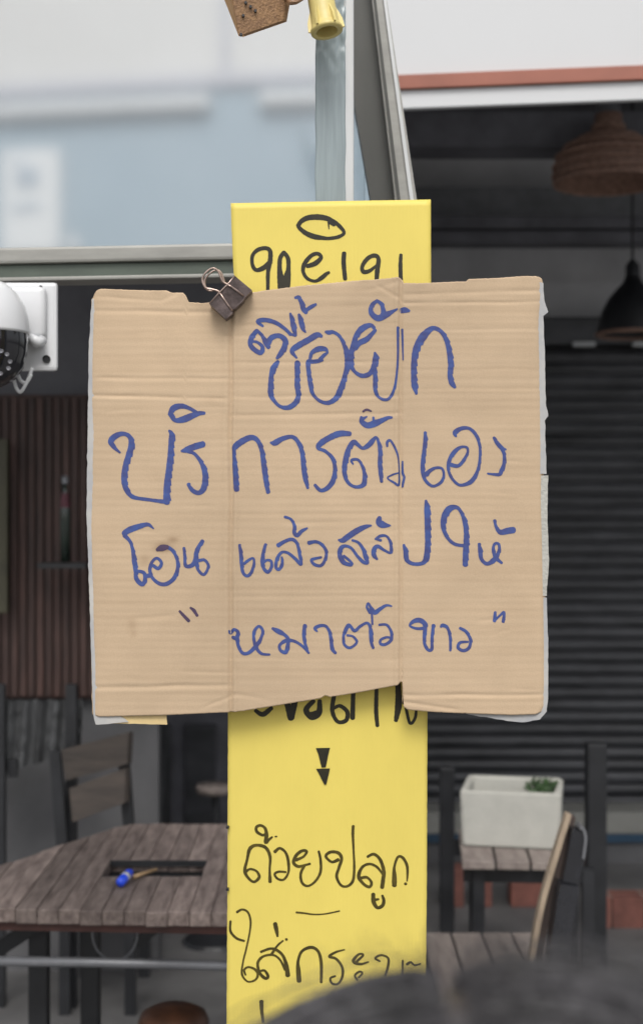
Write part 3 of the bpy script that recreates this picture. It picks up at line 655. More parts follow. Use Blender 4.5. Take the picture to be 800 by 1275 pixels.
write((275, 740, 6.154), [
 '62,278,10 72,300,18 100,270,22 130,290,22 120,335,30 90,330,22;125,340,26 135,400,22 165,450,22 210,450,24 265,400,28 305,340,22 320,280,20 290,245,18 255,285,22 252,350,20 270,410,22 310,455,20 372,462,14',
 '395,262,18 440,285,34 485,310,24 515,345,24 510,400,28 495,445,28 455,430,20 450,390,20 500,355,26 560,360,20 620,395,18 672,450,16;665,440,16 645,380,22 635,310,26 642,240,26'], *args)
write((385, 740, 6.154), [
 '60,285,10 42,262,24 80,242,22 125,245,20 155,290,22 168,360,26 175,420,26 200,450,20',
 '290,315,16 335,325,16 362,370,18 310,410,18 268,385,20 262,320,20 285,260,28 305,235,20 345,280,22 390,245,20 440,220,18 465,250,22 472,310,28 475,370,24 488,412,18',
 '465,140,24 440,100,16 450,68,14 475,110,24 500,140,32 545,110,24 590,85,18 630,92,10;478,150,16 482,230,14', '535,235,16 590,235,18 625,285,20 625,350,22 580,385,20 545,380,20 545,350,18 590,330,16 625,335,14'], *args)
write((500, 740, 5.714), [
 '170,240,20 110,245,18 58,225,14 80,195,24 125,185,30 165,215,30 162,280,24 162,350,20 185,395,20 212,390,20 215,310,20 225,222,22', '278,232,14 290,222,24 325,240,20 345,310,20 345,400,16',
 '415,242,18 460,270,20 490,330,20 475,385,20 435,402,20 400,380,20 415,345,18 470,340,14', '665,130,18 660,190,22;665,185,14 700,150,14 728,130,18 722,195,20'], *args)

# ---------------------------------------------------------------- binder clip
bc = thing('binder_clip', 'brown metal binder clip with bent wire handle pinching the cardboard corner', 'clip', at(287, 368, 1.58))
def cp(u, v, Y): return at(240+u/10, 320+v/10, Y)
YF = 1.583
def plate(poly, Yf, dy): return MB().prism([cp(u, v, Yf) for u, v in poly], (0, dy, 0))
# wedge body: spine at the upper left, jaws closing toward the lower right
body = MB()
fpoly = [(205, 580), (330, 440), (430, 340), (520, 230), (735, 410), (650, 500), (625, 545), (535, 640), (495, 650), (495, 700), (410, 775)]
def fy(u, v):
    d = ((u-520)*.743+(v-230)*.669)/400.0   # distance from the spine
    return YF-.006*(1-max(0, min(1, d)))-.0008*math.sin(max(0, (u-v+400))*.017)
front = [Vector((cp(u, v, fy(u, v)))) for u, v in fpoly]
bk = [Vector((p.x*1.0, 1.606+.004*(1 if i in (0, 1, 2, 3) else 0), p.z)) for i, p in enumerate(front)]
n_ = len(front); body.add(front+bk, [tuple(range(n_)), tuple(range(2*n_-1, n_-1, -1))]+[(i, i+n_, (i+1) % n_+n_, (i+1) % n_) for i in range(n_)])
part('body', body, M['clip'], bc)
part('spine', MB().tube([cp(205, 580, YF-.0055), cp(330, 440, YF-.0065), cp(430, 340, YF-.0065), cp(520, 230, YF-.0055)], .0009, 8), M['wire'], bc, smooth=True)
for g in ([(430, 340), (370, 300), (340, 230), (310, 170), (260, 138), (200, 158), (140, 220), (118, 290), (160, 380), (230, 398), (310, 420), (335, 445)],):
    pts = crom([(u, v, 0) for u, v in g], 12); part('handle', MB().tube([cp(u, v, YF-.004) for u, v, _ in pts], .00125, 8), M['wire'], bc, smooth=True)
    pts = crom([(u+42-(.1*(v-138)), v+22, 0) for u, v in g[1:-2]], 12); part('handle', MB().tube([cp(u, v, YF+.014) for u, v, _ in pts], .00115, 8), M['wire'], bc, smooth=True)
for g in ([(430, 340), (480, 368), (540, 410), (632, 482)], [(330, 440), (400, 540), (440, 600), (492, 668)]):
    part('wire', MB().tube([cp(u, v, fy(u, v)-.0009) for u, v in g], .0011, 8), M['wire'], bc, smooth=True)

# ---------------------------------------------------------------- security camera
YS = 1.98
sc_ = thing('security_camera', 'white dome security camera on a square bracket hanging under the window rail', 'camera', at(35, 400, YS))
pl = MB(); r0 = at(-70, 351, YS); r1 = at(71, 461.5, YS)
pl.box(((r0.x+r1.x)/2, YS+.006, (r0.z+r1.z)/2), (r1.x-r0.x, .012, r0.z-r1.z), bev=.0055)
part('mounting_plate', pl, M['plastic'], sc_, smooth=False)
part('boss', MB().box((at(36, 400, YS).x, YS-.006, at(0, 390, YS).z), (wpx(46, YS), .02, wpx(64, YS)), bev=.008), M['plastic'], sc_, smooth=True)
cx = at(-16, 0, YS-.06).x; zc = at(0, 414, YS-.06).z; q = (YS-.06)/F
prof = [(0, 66), (22, 62), (36, 50), (46, 34), (51, 16), (52.5, 2), (52.5, -1), (49, -2)]
part('housing', MB().lathe((cx, YS-.06, zc), [(a*q, b*q) for a, b in prof], 40), M['plastic'], sc_, smooth=True)
prof = [(50, -1.5), (50.5, -12), (49, -28), (44, -44), (34, -58), (18, -67), (0, -70)]
dm = part('dome', MB().lathe((cx, YS-.06, zc), [(a*q, b*q) for a, b in prof], 40), M['dome'], sc_, smooth=True)
for (x, y) in ((9, 441), (13, 450), (11, 458.5), (1, 465), (-8, 468), (2, 437)):
    part('led', MB().lathe(at(x, y, YS-.06-.052), [(0, -.001), (.0028, 0), (.0028, .004)], 12, Matrix.Rotation(R(90), 3, 'X')), M['led'], dm)
part('gland', MB().tube([at(36, 421, YS-.02), at(47, 426, YS-.02), at(52, 424, YS-.01)], .008, 10), M['plastic'], sc_, smooth=True)
for (x, y, rr) in ((6.5, 358, .003), (58, 447, .0055), (51, 357, .002)):
    part('screw_hole', MB().lathe(at(x, y, YS-.0005), [(0, 0), (rr, 0), (rr, .003)], 14, Matrix.Rotation(R(90), 3, 'X')), M['black'], sc_)
lp = crom([(40, 458, 0), (36, 470, 0), (30, 482, 0), (25, 488, 0), (20, 482, 0), (17, 468, 0), (20, 462, 0), (26, 474, 0), (33, 476, 0), (39, 466, 0)], 2)
part('cable', MB().tube([at(x, y, YS-.03) for x, y, _ in lp], .0026, 8), M['plastic'], sc_, smooth=True)

# ---------------------------------------------------------------- pendant lamps
def lamp_cord(parent, p, ztop, r=.004): part('cord', MB().tube([(p.x, p.y, p.z), (p.x, p.y, ztop)], r, 8), M['black'], parent)
YL = 4.7; q = YL/F
c = at(757, 228, YL)
rl = thing('rattan_pendant_lamp', 'copper brown woven rattan lampshade hanging at top right under the fascia', 'lamp', c)
shp = [(66, 0), (67, 12), (66, 24), (62, 36), (52, 46), (38, 54), (24, 62), (18, 72), (17, 86)]
core = [(a*q*.985, b*q) for a, b in shp]
part('lamp_shade', MB().lathe(c, core+[(x*.95, y) for x, y in core[::-1]], 48), M['rattan'], rl, smooth=True)
for zz, rr in ((1, 67), (10, 68), (21, 67.5), (33, 64.5), (45, 54), (55, 37), (70, 19)):
    pts = [(c.x+rr*q*math.cos(a*math.pi/24), c.y+rr*q*math.sin(a*math.pi/24), c.z+zz*q) for a in range(49)]
    part('band', MB().tube(pts, 2.6*q, 8, cap=False), M['rattan'], rl, smooth=True)
part('cap', MB().lathe(c, [(17*q, 84*q), (14*q, 96*q), (6*q, 102*q), (0, 104*q)], 24), M['tube'], rl, smooth=True)
lamp_cord(rl, c+Vector((0, 0, 100*q)), 3.36)
YL2 = 5.4; q = YL2/F
c = at(787, 418, YL2)
bl2 = thing('black_pendant_lamp', 'black bell shaped pendant lamp hanging on a long cord beside the cardboard', 'lamp', c)
shp = [(45, 0), (43, 12), (38, 30), (30, 46), (20, 58), (12, 66), (9, 74)]
core = [(a*q, b*q) for a, b in shp]
part('lamp_shade', MB().lathe(c, core+[(x*.95, y) for x, y in core[::-1]], 48), M['black'], bl2, smooth=True)
part('rim', MB().tube([(c.x+44*q*math.cos(a*math.pi/24), c.y+44*q*math.sin(a*math.pi/24), c.z+2*q) for a in range(49)], 2.5*q, 8, cap=False), M['rattan'], bl2, smooth=True)
part('cap', MB().lathe(c, [(9*q, 70*q), (8.5*q, 88*q), (4*q, 94*q), (0, 96*q)], 20), M['black'], bl2, smooth=True)
lamp_cord(bl2, c+Vector((0, 0, 92*q)), 3.36, .005)

# ---------------------------------------------------------------- plank table with a grill opening
tb = thing('plank_table', 'weathered plank table with a rectangular grill opening and black steel legs', 'table', (-.35, 3.0, .09))
pw_ = .0405
def yfar(x): return min(3.38, max(2.74, 2.98+(x+.68)*1.94))
k = 0
for i in range(27):
    x = -.93+i*(pw_+.0009); y0 = 2.655-(x+.6)*.06+random.uniform(-.003, .003); y1 = yfar(x)
    segs = [(y0, 2.895), (3.035, y1)] if -.47 < x < -.235 else [(y0, y1)]
    for a, b in segs:
        if b-a < .03: continue
        zt0 = .75-.028+random.uniform(-.0015, .0015); f_ = (lambda xx: yfar(xx)) if b == y1 else (lambda xx: b)
        bmp = bmesh.new(); bt_ = [bmp.verts.new(p) for p in ((x-pw_/2, a, zt0), (x+pw_/2, a, zt0), (x+pw_/2, f_(x+pw_/2), zt0), (x-pw_/2, f_(x-pw_/2), zt0))]
        tp_ = [bmp.verts.new(v.co+Vector((0, 0, .028))) for v in bt_]; bmp.faces.new(bt_[::-1]); bmp.faces.new(tp_)
        for q_ in range(4): bmp.faces.new((bt_[q_], bt_[(q_+1) % 4], tp_[(q_+1) % 4], tp_[q_]))
        bmesh.ops.bevel(bmp, geom=list(bmp.edges), offset=.0018, segments=1, affect='EDGES'); bmp.verts.ensure_lookup_table()
        mb = MB().add([v.co.copy() for v in bmp.verts], [[v.index for v in fa.verts] for fa in bmp.faces]); bmp.free()
        part('plank', mb, M['plank'], tb)
part('frame', MB().box((-.38, 2.675, .712), (1.15, .03, .018), rz=R(-3.4), bev=.002), M['rim'], tb)
part('frame', MB().box((-.12, 3.33, .705), (.6, .03, .03)), M['rim'], tb)
for c_, d_ in (((-.352, 2.9, .742), (.25, .008, .012)), ((-.352, 3.03, .742), (.25, .008, .012)), ((-.477, 2.965, .742), (.008, .13, .012)), ((-.228, 2.965, .742), (.008, .13, .012))): part('grill_frame', MB().box(c_, d_), M['black'], tb)
part('grill_tray', MB().box((-.352, 2.965, .66), (.26, .15, .01)).box((-.352, 3.045, .695), (.26, .008, .07)), M['black'], tb)
for px, Y in ((49, 2.85), (113, 2.95), (330, 2.9)):
    g = at(px, 1000, Y); part('leg', MB().box((g.x, Y, .40), (.038, .038, .62), bev=.003), M['black'], tb)
part('leg', MB().box((-.05, 3.3, .40), (.038, .038, .62), bev=.003), M['black'], tb)
part('brace', MB().bar(at(-15, 1190, 2.8), at(62, 1140, 2.8), .03, .02, up=(0, 1, 0)), M['black'], tb)
part('brace', MB().bar(at(170, 1175, 2.95), at(215, 1138, 2.95), .02, .02, up=(0, 1, 0)), M['black'], tb)
part('foot_rail', MB().tube([at(-60, 1196, 2.72), at(130, 1199, 2.72), at(400, 1206, 2.70)], .0095, 12), M['tube'], tb, smooth=True)
ring = [at(143+28*math.cos(a*math.pi/16), 1163+33*math.sin(a*math.pi/16), 2.74) for a in range(33)]
solo('wire_hoop', MB().tube(ring, .0022, 8, cap=False), M['tube'], 'thin grey wire hoop hanging below the plank table edge', 'hoop', at(143, 1163, 2.74), smooth=True)

# blue lighter and stick on the table
Yb = 1750*.745/(1102-637.5)
a = at(149, 1112, Yb-.01); b = at(162, 1090, Yb+.05); a.z = .761; b.z = .768
lt = thing('blue_bottle', 'small bright blue plastic bottle lying on the plank table', 'bottle', (a+b)/2)
part('body', MB().tube([a, a.lerp(b, .06), a.lerp(b, .8), a.lerp(b, .95), b], .0125, 16, rs=[.007, .0095, .0095, .008, .004]), M['bluep'], lt, smooth=True)
part('label', MB().tube([a.lerp(b, .42), a.lerp(b, .62)], .0098, 16), M['led'], lt, smooth=True)
s0 = at(166, 1100, 2.86); s1 = at(195, 1090, 2.92); s0.z = .757; s1.z = .757
solo('wooden_stick', MB().tube([s0, s0.lerp(s1, .3), s1], .004, 8, rs=[.005, .004, .003]), M['wood'], 'short pale wooden stick lying beside the blue bottle', 'stick', (s0+s1)/2, smooth=True)

# brown stool under the table
sp = at(216, 1290, 2.95)
bs = thing('brown_stool', 'round brown leather stool mostly hidden below the foot rail', 'stool', (sp.x, 2.95, .09))
zs = zy(1253, 2.95)
part('seat', MB().lathe((sp.x, 2.95, zs), [(0, 0), (.045, -.004), (.068, -.016), (.075, -.035), (.07, -.06), (0, -.06)], 32), M['brown'], bs, smooth=True)
for ax in (-1, 1):
    for ay in (-1, 1):
        part('leg', MB().bar((sp.x+ax*.04, 2.95+ay*.04, zs-.06), (sp.x+ax*.06, 2.95+ay*.06, .09), .018, .018), M['black'], bs)

# ---------------------------------------------------------------- wooden chair behind the table
YH = 3.9
chr_ = thing('wooden_chair', 'old brown wooden chair with two wide back slats behind the plank table', 'chair', (at(120, 0, YH).x, YH, .09))
part('back_slat', MB().prism([at(76, 934, YH), at(160, 912, YH), at(158, 952, YH), at(82, 972, YH)], (.01, .022, 0)), M['oldwood'], chr_)
part('back_slat', MB().prism([at(86, 982, YH), at(156, 957, YH), at(155, 1000, YH), at(90, 1024, YH)], (.01, .022, 0)), M['oldwood'], chr_)
part('back_post', MB().bar(at(69, 935, YH+.03), at(78, 1060, YH+.03), .028, .03), M['black'], chr_)
part('back_post', MB().bar(at(152, 915, YH+.05), at(162, 1050, YH+.05), .028, .03), M['black'], chr_)
zse = .45; x0 = at(78, 0, YH).x; x1 = at(160, 0, YH).x
part('seat', MB().box(((x0+x1)/2, YH+.2, zse), (x1-x0+.04, .36, .03), bev=.004), M['plankend'], chr_)
for x in (x0, x1):
    for y in (YH+.04, YH+.36): part('leg', MB().box((x, y, .265), (.03, .03, .35)), M['black'], chr_)
# draped grey cloth on a dark rack left
YR = 4.05
rk = thing('clothes_rack', 'dark steel rack draped with grey cloth at the left edge', 'rack', (at(40, 0, YR).x, YR, .09))
cl = MB(); vv = []; ff = []; nu, nv = 40, 14
for j in range(nv+1):
    for i in range(nu+1):
        px = -20+i*(122/nu); py = 872+j*((92-px*.28)/nv)
        p = at(px, py, YR); p.y += .02*math.sin(px*.33+j*.15)+.01*nz(px*.1, py*.1); vv.append(p)
for j in range(nv):
    for i in range(nu): a_ = j*(nu+1)+i; ff.append((a_, a_+1, a_+nu+2, a_+nu+1))
clo = part('cloth', cl.add(vv, ff), M['cloth'], rk, smooth=True, fixn=False)
part('post', MB().box((at(5, 0, YR).x, YR-.05, .55), (.03, .03, .92)), M['black'], rk)
part('post', MB().box((at(93, 0, YR).x, YR-.05, .55), (.03, .03, .92)), M['black'], rk)
part('clasp', MB().box(at(16, 957, YR-.02), (.026, .02, .05)), M['black'], rk)
# bottles on a ledge by the partition
YQ = 4.1
lz = zy(700, YQ)
part('shelf', MB().box((at(78, 0, YQ).x, YQ+.03, lz-.01), (.14, .1, .015)), M['black'], bl)
c = Vector((at(81, 0, YQ).x, YQ, lz)); q = YQ/F
bo = thing('sauce_bottle', 'dark glass bottle with red label on the small shelf left of the cardboard', 'bottle', c)
part('glass', MB().lathe(c, [(0, 0), (6*q, 1*q), (6.5*q, 55*q), (6*q, 68*q), (3*q, 84*q), (2.7*q, 100*q), (0, 101*q)], 24), M['glassb'], bo, smooth=True)
part('label', MB().lathe(c, [(6.3*q, 68*q), (5.9*q, 74*q), (5*q, 80*q), (4*q, 86*q)], 24), M['redl'], bo, smooth=True)
part('cap', MB().lathe(c, [(4*q, 98*q), (4.2*q, 107*q), (0, 108*q)], 16), M['tube'], bo, smooth=True)

# far counter seen between table and signs
ct = thing('back_counter', 'dark counter with grey doors behind the chair and the table', 'counter', (at(225, 0, 5.6).x, 5.6, .09))
part('carcass', MB().box((-.62, 5.75, .45), (1.0, .5, .72), bev=.006), M['beam'], ct)
part('door', MB().box((at(190, 0, 5.5).x, 5.49, .42), (.14, .02, .5), bev=.003), M['cloth'], ct)
part('door', MB().box((at(250, 0, 5.5).x, 5.49, .42), (.12, .02, .5), bev=.003), M['slat'], ct)
part('countertop', MB().box((-.62, 5.73, .825), (1.04, .56, .03), bev=.005), M['slat'], ct)
for px_j, hj, mj, lab in ((214, .11, 'glassb', 'dark glass jar standing at the left of the back counter'), (238, .07, 'tube', 'short grey tin on the back counter behind the plank table'), (262, .13, 'tube', 'tall grey canister at the right of the back counter')):
    gx = at(px_j, 0, 5.65).x
    solo('storage_jar', MB().lathe((gx, 5.65, .841), [(0, 0), (.03, 0), (.032, .01), (.032, hj*.8), (.022, hj*.9), (.022, hj), (0, hj)], 20), M[mj], lab, 'jar', (gx, 5.65, .841), smooth=True)
tt_ = thing('metal_stool', 'small stool with pale round seat near the back counter', 'stool', (at(266, 0, 4.6).x, 4.6, .09))
part('seat', MB().lathe((at(268, 0, 4.6).x, 4.6, zy(976, 4.6)), [(0, 0), (.06, -.002), (.065, -.012), (.06, -.03), (0, -.03)], 24), M['plankend'], tt_, smooth=True)
part('leg', MB().tube([(at(268, 0, 4.6).x, 4.6, zy(976, 4.6)-.03), (at(268, 0, 4.6).x, 4.6, .12)], .014, 10), M['black'], tt_)
part('foot_plate', MB().lathe((at(268, 0, 4.6).x, 4.6, .092), [(0, .03), (.1, .012), (.11, 0), (0, 0)], 24), M['black'], tt_)

# ---------------------------------------------------------------- right side: small slatted table, foam box, bench
YT = 3.62; zt_ = .60
st_ = thing('side_table', 'small slatted wooden table with black legs under the white foam box', 'table', (.52, 3.8, .09))
ry = R(-4)
for i in range(3):
    x = at(570, 0, YT).x+.045+i*.089
    mb = MB().box((0, 0, 0), (.083, .36, .022), bev=.003)
    mb.v = [Matrix.Rotation(ry, 3, 'Z') @ v + Vector((x+.02, YT+.18-i*.005, zt_-.011)) for v in mb.v]
    part('plank', mb, M['plankend'], st_)
part('frame', MB().box((.54, YT+.045, zt_-.045), (.34, .025, .04), rz=ry), M['black'], st_)
part('frame', MB().box((.54, YT+.33, zt_-.045), (.34, .025, .04), rz=ry), M['black'], st_)
for x, y in ((.41, YT+.05), (.69, YT+.03), (.43, YT+.33), (.70, YT+.30)):
    part('leg', MB().box((x, y, .33), (.03, .03, .48)), M['black'], st_)
# foam box: open, thick walled
fl_ = at(578, 1042, 3.72)
fb = thing('foam_box', 'open white polystyrene box holding green leaves on the small slatted table', 'box', (.515, 3.84, zt_))
fw, fd, fh, tw = .268, .235, .152, .018; rzf = R(-11); oc = Vector((.525, 3.86, zt_+.001))
def fbx(c_, d_, bev=.006):
    mb = MB().box((0, 0, 0), d_, bev=bev); m_ = Matrix.Rotation(rzf, 3, 'Z'); mb.v = [m_ @ (v+Vector(c_)) + oc for v in mb.v]; return mb
w_ = MB()
bmx = bmesh.new(); ring_o = [(-fw/2, -fd/2), (fw/2, -fd/2), (fw/2, fd/2), (-fw/2, fd/2)]
vs_ = []
tap = .955
def lv(s_, ins, z_): return [((x-math.copysign(ins, x))*s_, (y-math.copysign(ins, y))*s_, z_) for x, y in ring_o]
L0 = lv(tap, 0, 0); L1 = lv(1, 0, fh); L2 = lv(1, tw, fh); L3 = lv(tap, tw, tw)
V_ = [bmx.verts.new(p) for p in L0+L1+L2+L3]
for a_ in range(3):
    for k in range(4): bmx.faces.new((V_[a_*4+k], V_[a_*4+(k+1) % 4], V_[a_*4+4+(k+1) % 4], V_[a_*4+4+k]))
bmx.faces.new(V_[0:4][::-1]); bmx.faces.new(V_[12:16])
bmesh.ops.bevel(bmx, geom=list(bmx.edges), offset=.006, segments=3, affect='EDGES')
bmx.verts.ensure_lookup_table()
m_ = Matrix.Rotation(rzf, 3, 'Z')
w_.add([m_ @ v.co + oc for v in bmx.verts], [[v.index for v in f.verts] for f in bmx.faces]); bmx.free()
part('shell', w_, M['foam'], fb)
lf = MB()
for i in range(260):
    a_ = random.uniform(0, 6.28); c_ = m_ @ Vector((random.gauss(.082, .017), random.gauss(.02, .03), fh-.012+random.uniform(-.03, .016))) + oc
    u = Vector((random.uniform(-1, 1), random.uniform(-1, 1), random.uniform(-.3, .8))).normalized(); v_ = u.orthogonal().normalized()
    l_ = random.uniform(.008, .018); lf.add([c_-u*l_, c_+v_*l_*.4, c_+u*l_, c_-v_*l_*.4], [(0, 1, 2, 3)])
g_ = solo('green_herbs', lf, M['leaf'], 'bunch of dark green herb leaves inside the white foam box', 'herbs', oc+Vector((.05, 0, .1)))

# black posts
def bpost(px, Y, top, wpx_, label, name='steel_column'):
    g = at(px, 0, Y); return solo(name, MB().box((g.x, Y, (top+.09)/2), (wpx(wpx_, Y), wpx(wpx_, Y), top-.09), bev=.004), M['black'], label, 'column', (g.x, Y, .09), group='black steel uprights beside the foam box')
bpost(741, 4.25, zy(925, 4.25), 24, 'black steel upright standing right behind the foam box')
bpost(556, 4.3, zy(955, 4.3), 18, 'black steel upright standing left of the foam box beside the yellow sign')

# bench seen end on, with pale curved wooden arm and black vinyl back
be = thing('bench', 'plank bench with black vinyl backrest and pale curved wooden edge at lower right', 'bench', (.42, 3.2, .09))
for i in range(4):
    mb = MB().box((.285+i*.075, 3.19, .44), (.07, .62, .024), bev=.003); part('plank', mb, M['plankend'], be)
part('frame', MB().box((.4, 3.47, .40), (.32, .03, .05)), M['black'], be)
part('frame', MB().box((.4, 2.92, .40), (.32, .03, .05)), M['black'], be)
for x in (.27, .53):
    for y in (2.92, 3.47): part('leg', MB().box((x, y, .235), (.03, .03, .29)), M['black'], be)
def curve_slab(pl_, Y, wdt, dy, m, name, parent):
    P = crom([(x, y, 0) for x, y in pl_], 6); mb = MB(); vs = []; fs = []
    for i, p in enumerate(P):
        a = P[max(0, i-1)]; c = P[min(len(P)-1, i+1)]; dx, dy_ = c[0]-a[0], c[1]-a[1]; l = math.hypot(dx, dy_)
        nx, ny = -dy_/l, dx/l
        for yy in (0, dy):
            for s_ in (-.5, .5): vs.append(at(p[0]+nx*s_*wdt, p[1]+ny*s_*wdt, Y)+Vector((0, yy, 0)))
    for i in range(len(P)-1):
        a = i*4; b = a+4
        for k, l_ in ((0, 1), (1, 3), (3, 2), (2, 0)): fs.append((a+k, a+l_, b+l_, b+k))
    fs += [(0, 1, 3, 2), tuple(x+4*(len(P)-1) for x in (0, 2, 3, 1))]
    return part(name, mb.add(vs, fs), m, parent)
curve_slab([(708, 1015), (700, 1040), (688, 1080), (678, 1115), (670, 1150), (664, 1185), (656, 1230), (650, 1290)], 3.0, 6.5, .03, M['armwood'], 'arm', be)
curve_slab([(712, 1018), (706, 1045), (695, 1085), (686, 1118), (678, 1150), (672, 1190), (666, 1300)], 3.02, 9, .04, M['darkpanel'], 'arm_panel', be)
curve_slab([(722, 1035), (716, 1070), (710, 1100)], 2.98, 20, .05, M['blackgloss'], 'backrest', be)
curve_slab([(709, 1104), (703, 1140), (697, 1190), (690, 1290)], 2.96, 24, .06, M['blackgloss'], 'backrest', be)
curve_slab([(722, 1031), (727, 1034), (729, 1045), (726, 1070)], 2.975, 3, .05, M['tube'], 'piping', be)

# terracotta block low wall
bw = thing('block_wall', 'low row of terracotta hollow blocks on the floor at lower right', 'wall', (.9, 5.1, .09))
YK = 4.75
zb0 = zy(1172, YK); zb1 = zy(1117, YK)
part('mortar', MB().box((at(820, 0, YK).x, YK+.06, (.092+zb1-.004)/2), (wpx(162, YK), .09, zb1-.004-.092)), M['mortar'], bw)
for a_, b_ in ((738, 761), (761, 802), (802, 860)):
    xa, xb = at(a_+.8, 0, YK).x, at(b_-.8, 0, YK).x
    part('brick', MB().box(((xa+xb)/2, YK+.05, (zb0+zb1)/2+.012), (xb-xa, .1, (zb1-zb0)*.80), bev=.002), M['brick'], bw)
    part('brick', MB().box(((xa+xb)/2, YK+.05, zb0+.004), (xb-xa, .1, (zb1-zb0)*.17), bev=.002), M['brick'], bw)
for n_, (a_, b_, lab) in enumerate(((550, 577, 'dusky terracotta block on the floor right beside the yellow sign'), (592, 612, 'narrow terracotta block on the floor under the left leg of the side table'), (636, 694, 'wide terracotta block on the floor below the foam box'))):
    xa, xb = at(a_, 0, 5.0).x, at(b_, 0, 5.0).x; cx_ = (xa+xb)/2
    solo('terracotta_block', MB().box((cx_, 5.05, .16), (xb-xa, .1, .135), bev=.003), M['brick'], lab, 'block', (cx_, 5.05, .092))
part('hole', MB().lathe(at(762, 1158, YK-.001), [(0, 0), (.009, 0), (.009, .004)], 14, Matrix.Rotation(R(90), 3, 'X')), M['black'], bw)

# ---------------------------------------------------------------- person in front of the camera (only the crown of the head is in frame)
HY = .50; q = HY/F
hc = Vector(((620-400)*q, HY, zy(1233, HY)-.128))
pe = thing('person', 'person with dark parted hair standing in the foreground with back turned, crown at lower right', 'person', (hc.x, HY, .09))
zf = .09; H = hc.z+.115-zf
def ZH(f): return zf+H*f
sk = [  # name, parent, pos, radius
 ('pelvis', None, (0, 0, ZH(.53)), .105), ('belly', 0, (0, 0, ZH(.62)), .10), ('chest', 1, (0, 0, ZH(.73)), .115), ('neckb', 2, (0, 0, ZH(.82)), .05), ('neck', 3, (0, 0, ZH(.86)), .045),
 ('head', 4, (0, .005, ZH(.93)), .075)]
def person_mesh(name, nodes, m):
    me = bpy.data.meshes.new(name); me.from_pydata([tuple(Vector(n[1])) for n in nodes], [(n[0], i) for i, n in enumerate(nodes) if n[0] is not None], [])
    o = bpy.data.objects.new(name, me); C.objects.link(o); o.parent = pe
    sm_ = o.modifiers.new('skin', 'SKIN'); sm_.use_smooth_shade = True
    if not me.skin_vertices: 
        bm = bmesh.new(); bm.from_mesh(me); bm.verts.layers.skin.verify(); bm.to_mesh(me); bm.free()
    for i, n in enumerate(nodes):
        sv_ = me.skin_vertices[0].data[i]; r_ = n[2]; sv_.radius = (r_, r_) if not isinstance(r_, tuple) else r_; sv_.use_root = (i == 0)
    ss = o.modifiers.new('sub', 'SUBSURF'); ss.levels = 2; ss.render_levels = 2
    me.materials.append(m); return o
h_ = H
nd = [(None, (0, 0, h_*.53), .10), (0, (0, 0, h_*.62), .09), (1, (0, 0, h_*.72), .11), (2, (0, 0, h_*.80), .08), (3, (0, .004, h_*.845), .042), (4, (0, .008, h_*.875), .045), (5, (0, .012, h_*.925), .072), (6, (0, .008, h_*.965), .062)]
for sgn in (-1, 1):
    b0 = len(nd)
    nd += [(3, (sgn*.12, 0, h_*.80), .045), (b0, (sgn*.165, 0, h_*.77), .042), (b0+1, (sgn*.19, -.005, h_*.62), .033), (b0+2, (sgn*.20, .02, h_*.50), .023), (b0+3, (sgn*.20, .03, h_*.465), .024)]
    for k in range(4):
        yk = .03+(.022*(k-1.5)); b1 = len(nd); ln = (.052, .062, .058, .045)[k]
        nd += [(b0+4, (sgn*.20, yk, h_*.45), .0095), (b1, (sgn*.199, yk+.003, h_*.45-ln*.6), .0085), (b1+1, (sgn*.192, yk+.006, h_*.45-ln*1.05), .0075)]
    b1 = len(nd); nd += [(b0+4, (sgn*.19, .062, h_*.46), .010), (b1, (sgn*.182, .075, h_*.435), .0085)]
    b2 = len(nd)
    nd += [(0, (sgn*.075, 0, h_*.49), .078), (b2, (sgn*.08, .005, h_*.28), .052), (b2+1, (sgn*.082, -.01, h_*.18), .045), (b2+2, (sgn*.085, -.012, h_*.05), .032), (b2+3, (sgn*.09, .03, .035), .034), (b2+4, (sgn*.10, .13, .025), .026)]
body_ = person_mesh('body', nd, M['skin'])
# face details point away from the camera (+Y)
WLOC[pe.name] = Vector((hc.x, HY, .09))
def sph(c_, r_, sc=(1, 1, 1), n=14):
    bm = bmesh.new(); bmesh.ops.create_uvsphere(bm, u_segments=n*2, v_segments=n, radius=r_)
    bm.verts.ensure_lookup_table(); mb = MB(); mb.add([Vector((v.co.x*sc[0], v.co.y*sc[1], v.co.z*sc[2]))+Vector(c_) for v in bm.verts], [[v.index for v in f.verts] for f in bm.faces]); bm.free(); return mb
hz = zf+h_*.93
for sgn in (-1, 1):
    part('eye', sph((hc.x+sgn*.03, HY+.082, hz+.005), .011), M['led'], pe, smooth=True)
    part('ear', sph((hc.x+sgn*.078, HY+.005, hz), .03, (.3, .7, 1)), M['skin'], pe, smooth=True)
part('nose', sph((hc.x, HY+.095, hz-.02), .014, (.8, 1.1, 1.4)), M['skin'], pe, smooth=True)
part('mouth', sph((hc.x, HY+.086, hz-.05), .018, (1.2, .5, .35)), M['redl'], pe, smooth=True)
# clothes
tn = [(None, (0, 0, h_*.60), .115), (0, (0, 0, h_*.72), .128), (1, (0, 0, h_*.795), .09), (0, (0, 0, h_*.52), .12)]
for sgn in (-1, 1):
    b0 = len(tn); tn += [(2, (sgn*.125, 0, h_*.795), .055), (b0, (sgn*.168, 0, h_*.765), .055), (b0+1, (sgn*.186, 0, h_*.68), .05)]
person_mesh('shirt', tn, M['shirt'])
tn = [(None, (0, 0, h_*.525), .118)]
for sgn in (-1, 1):
    b0 = len(tn); tn += [(0, (sgn*.075, 0, h_*.48), .086), (b0, (sgn*.08, .005, h_*.28), .062), (b0+1, (sgn*.085, -.01, h_*.07), .048)]
person_mesh('trousers', tn, M['trousers'])
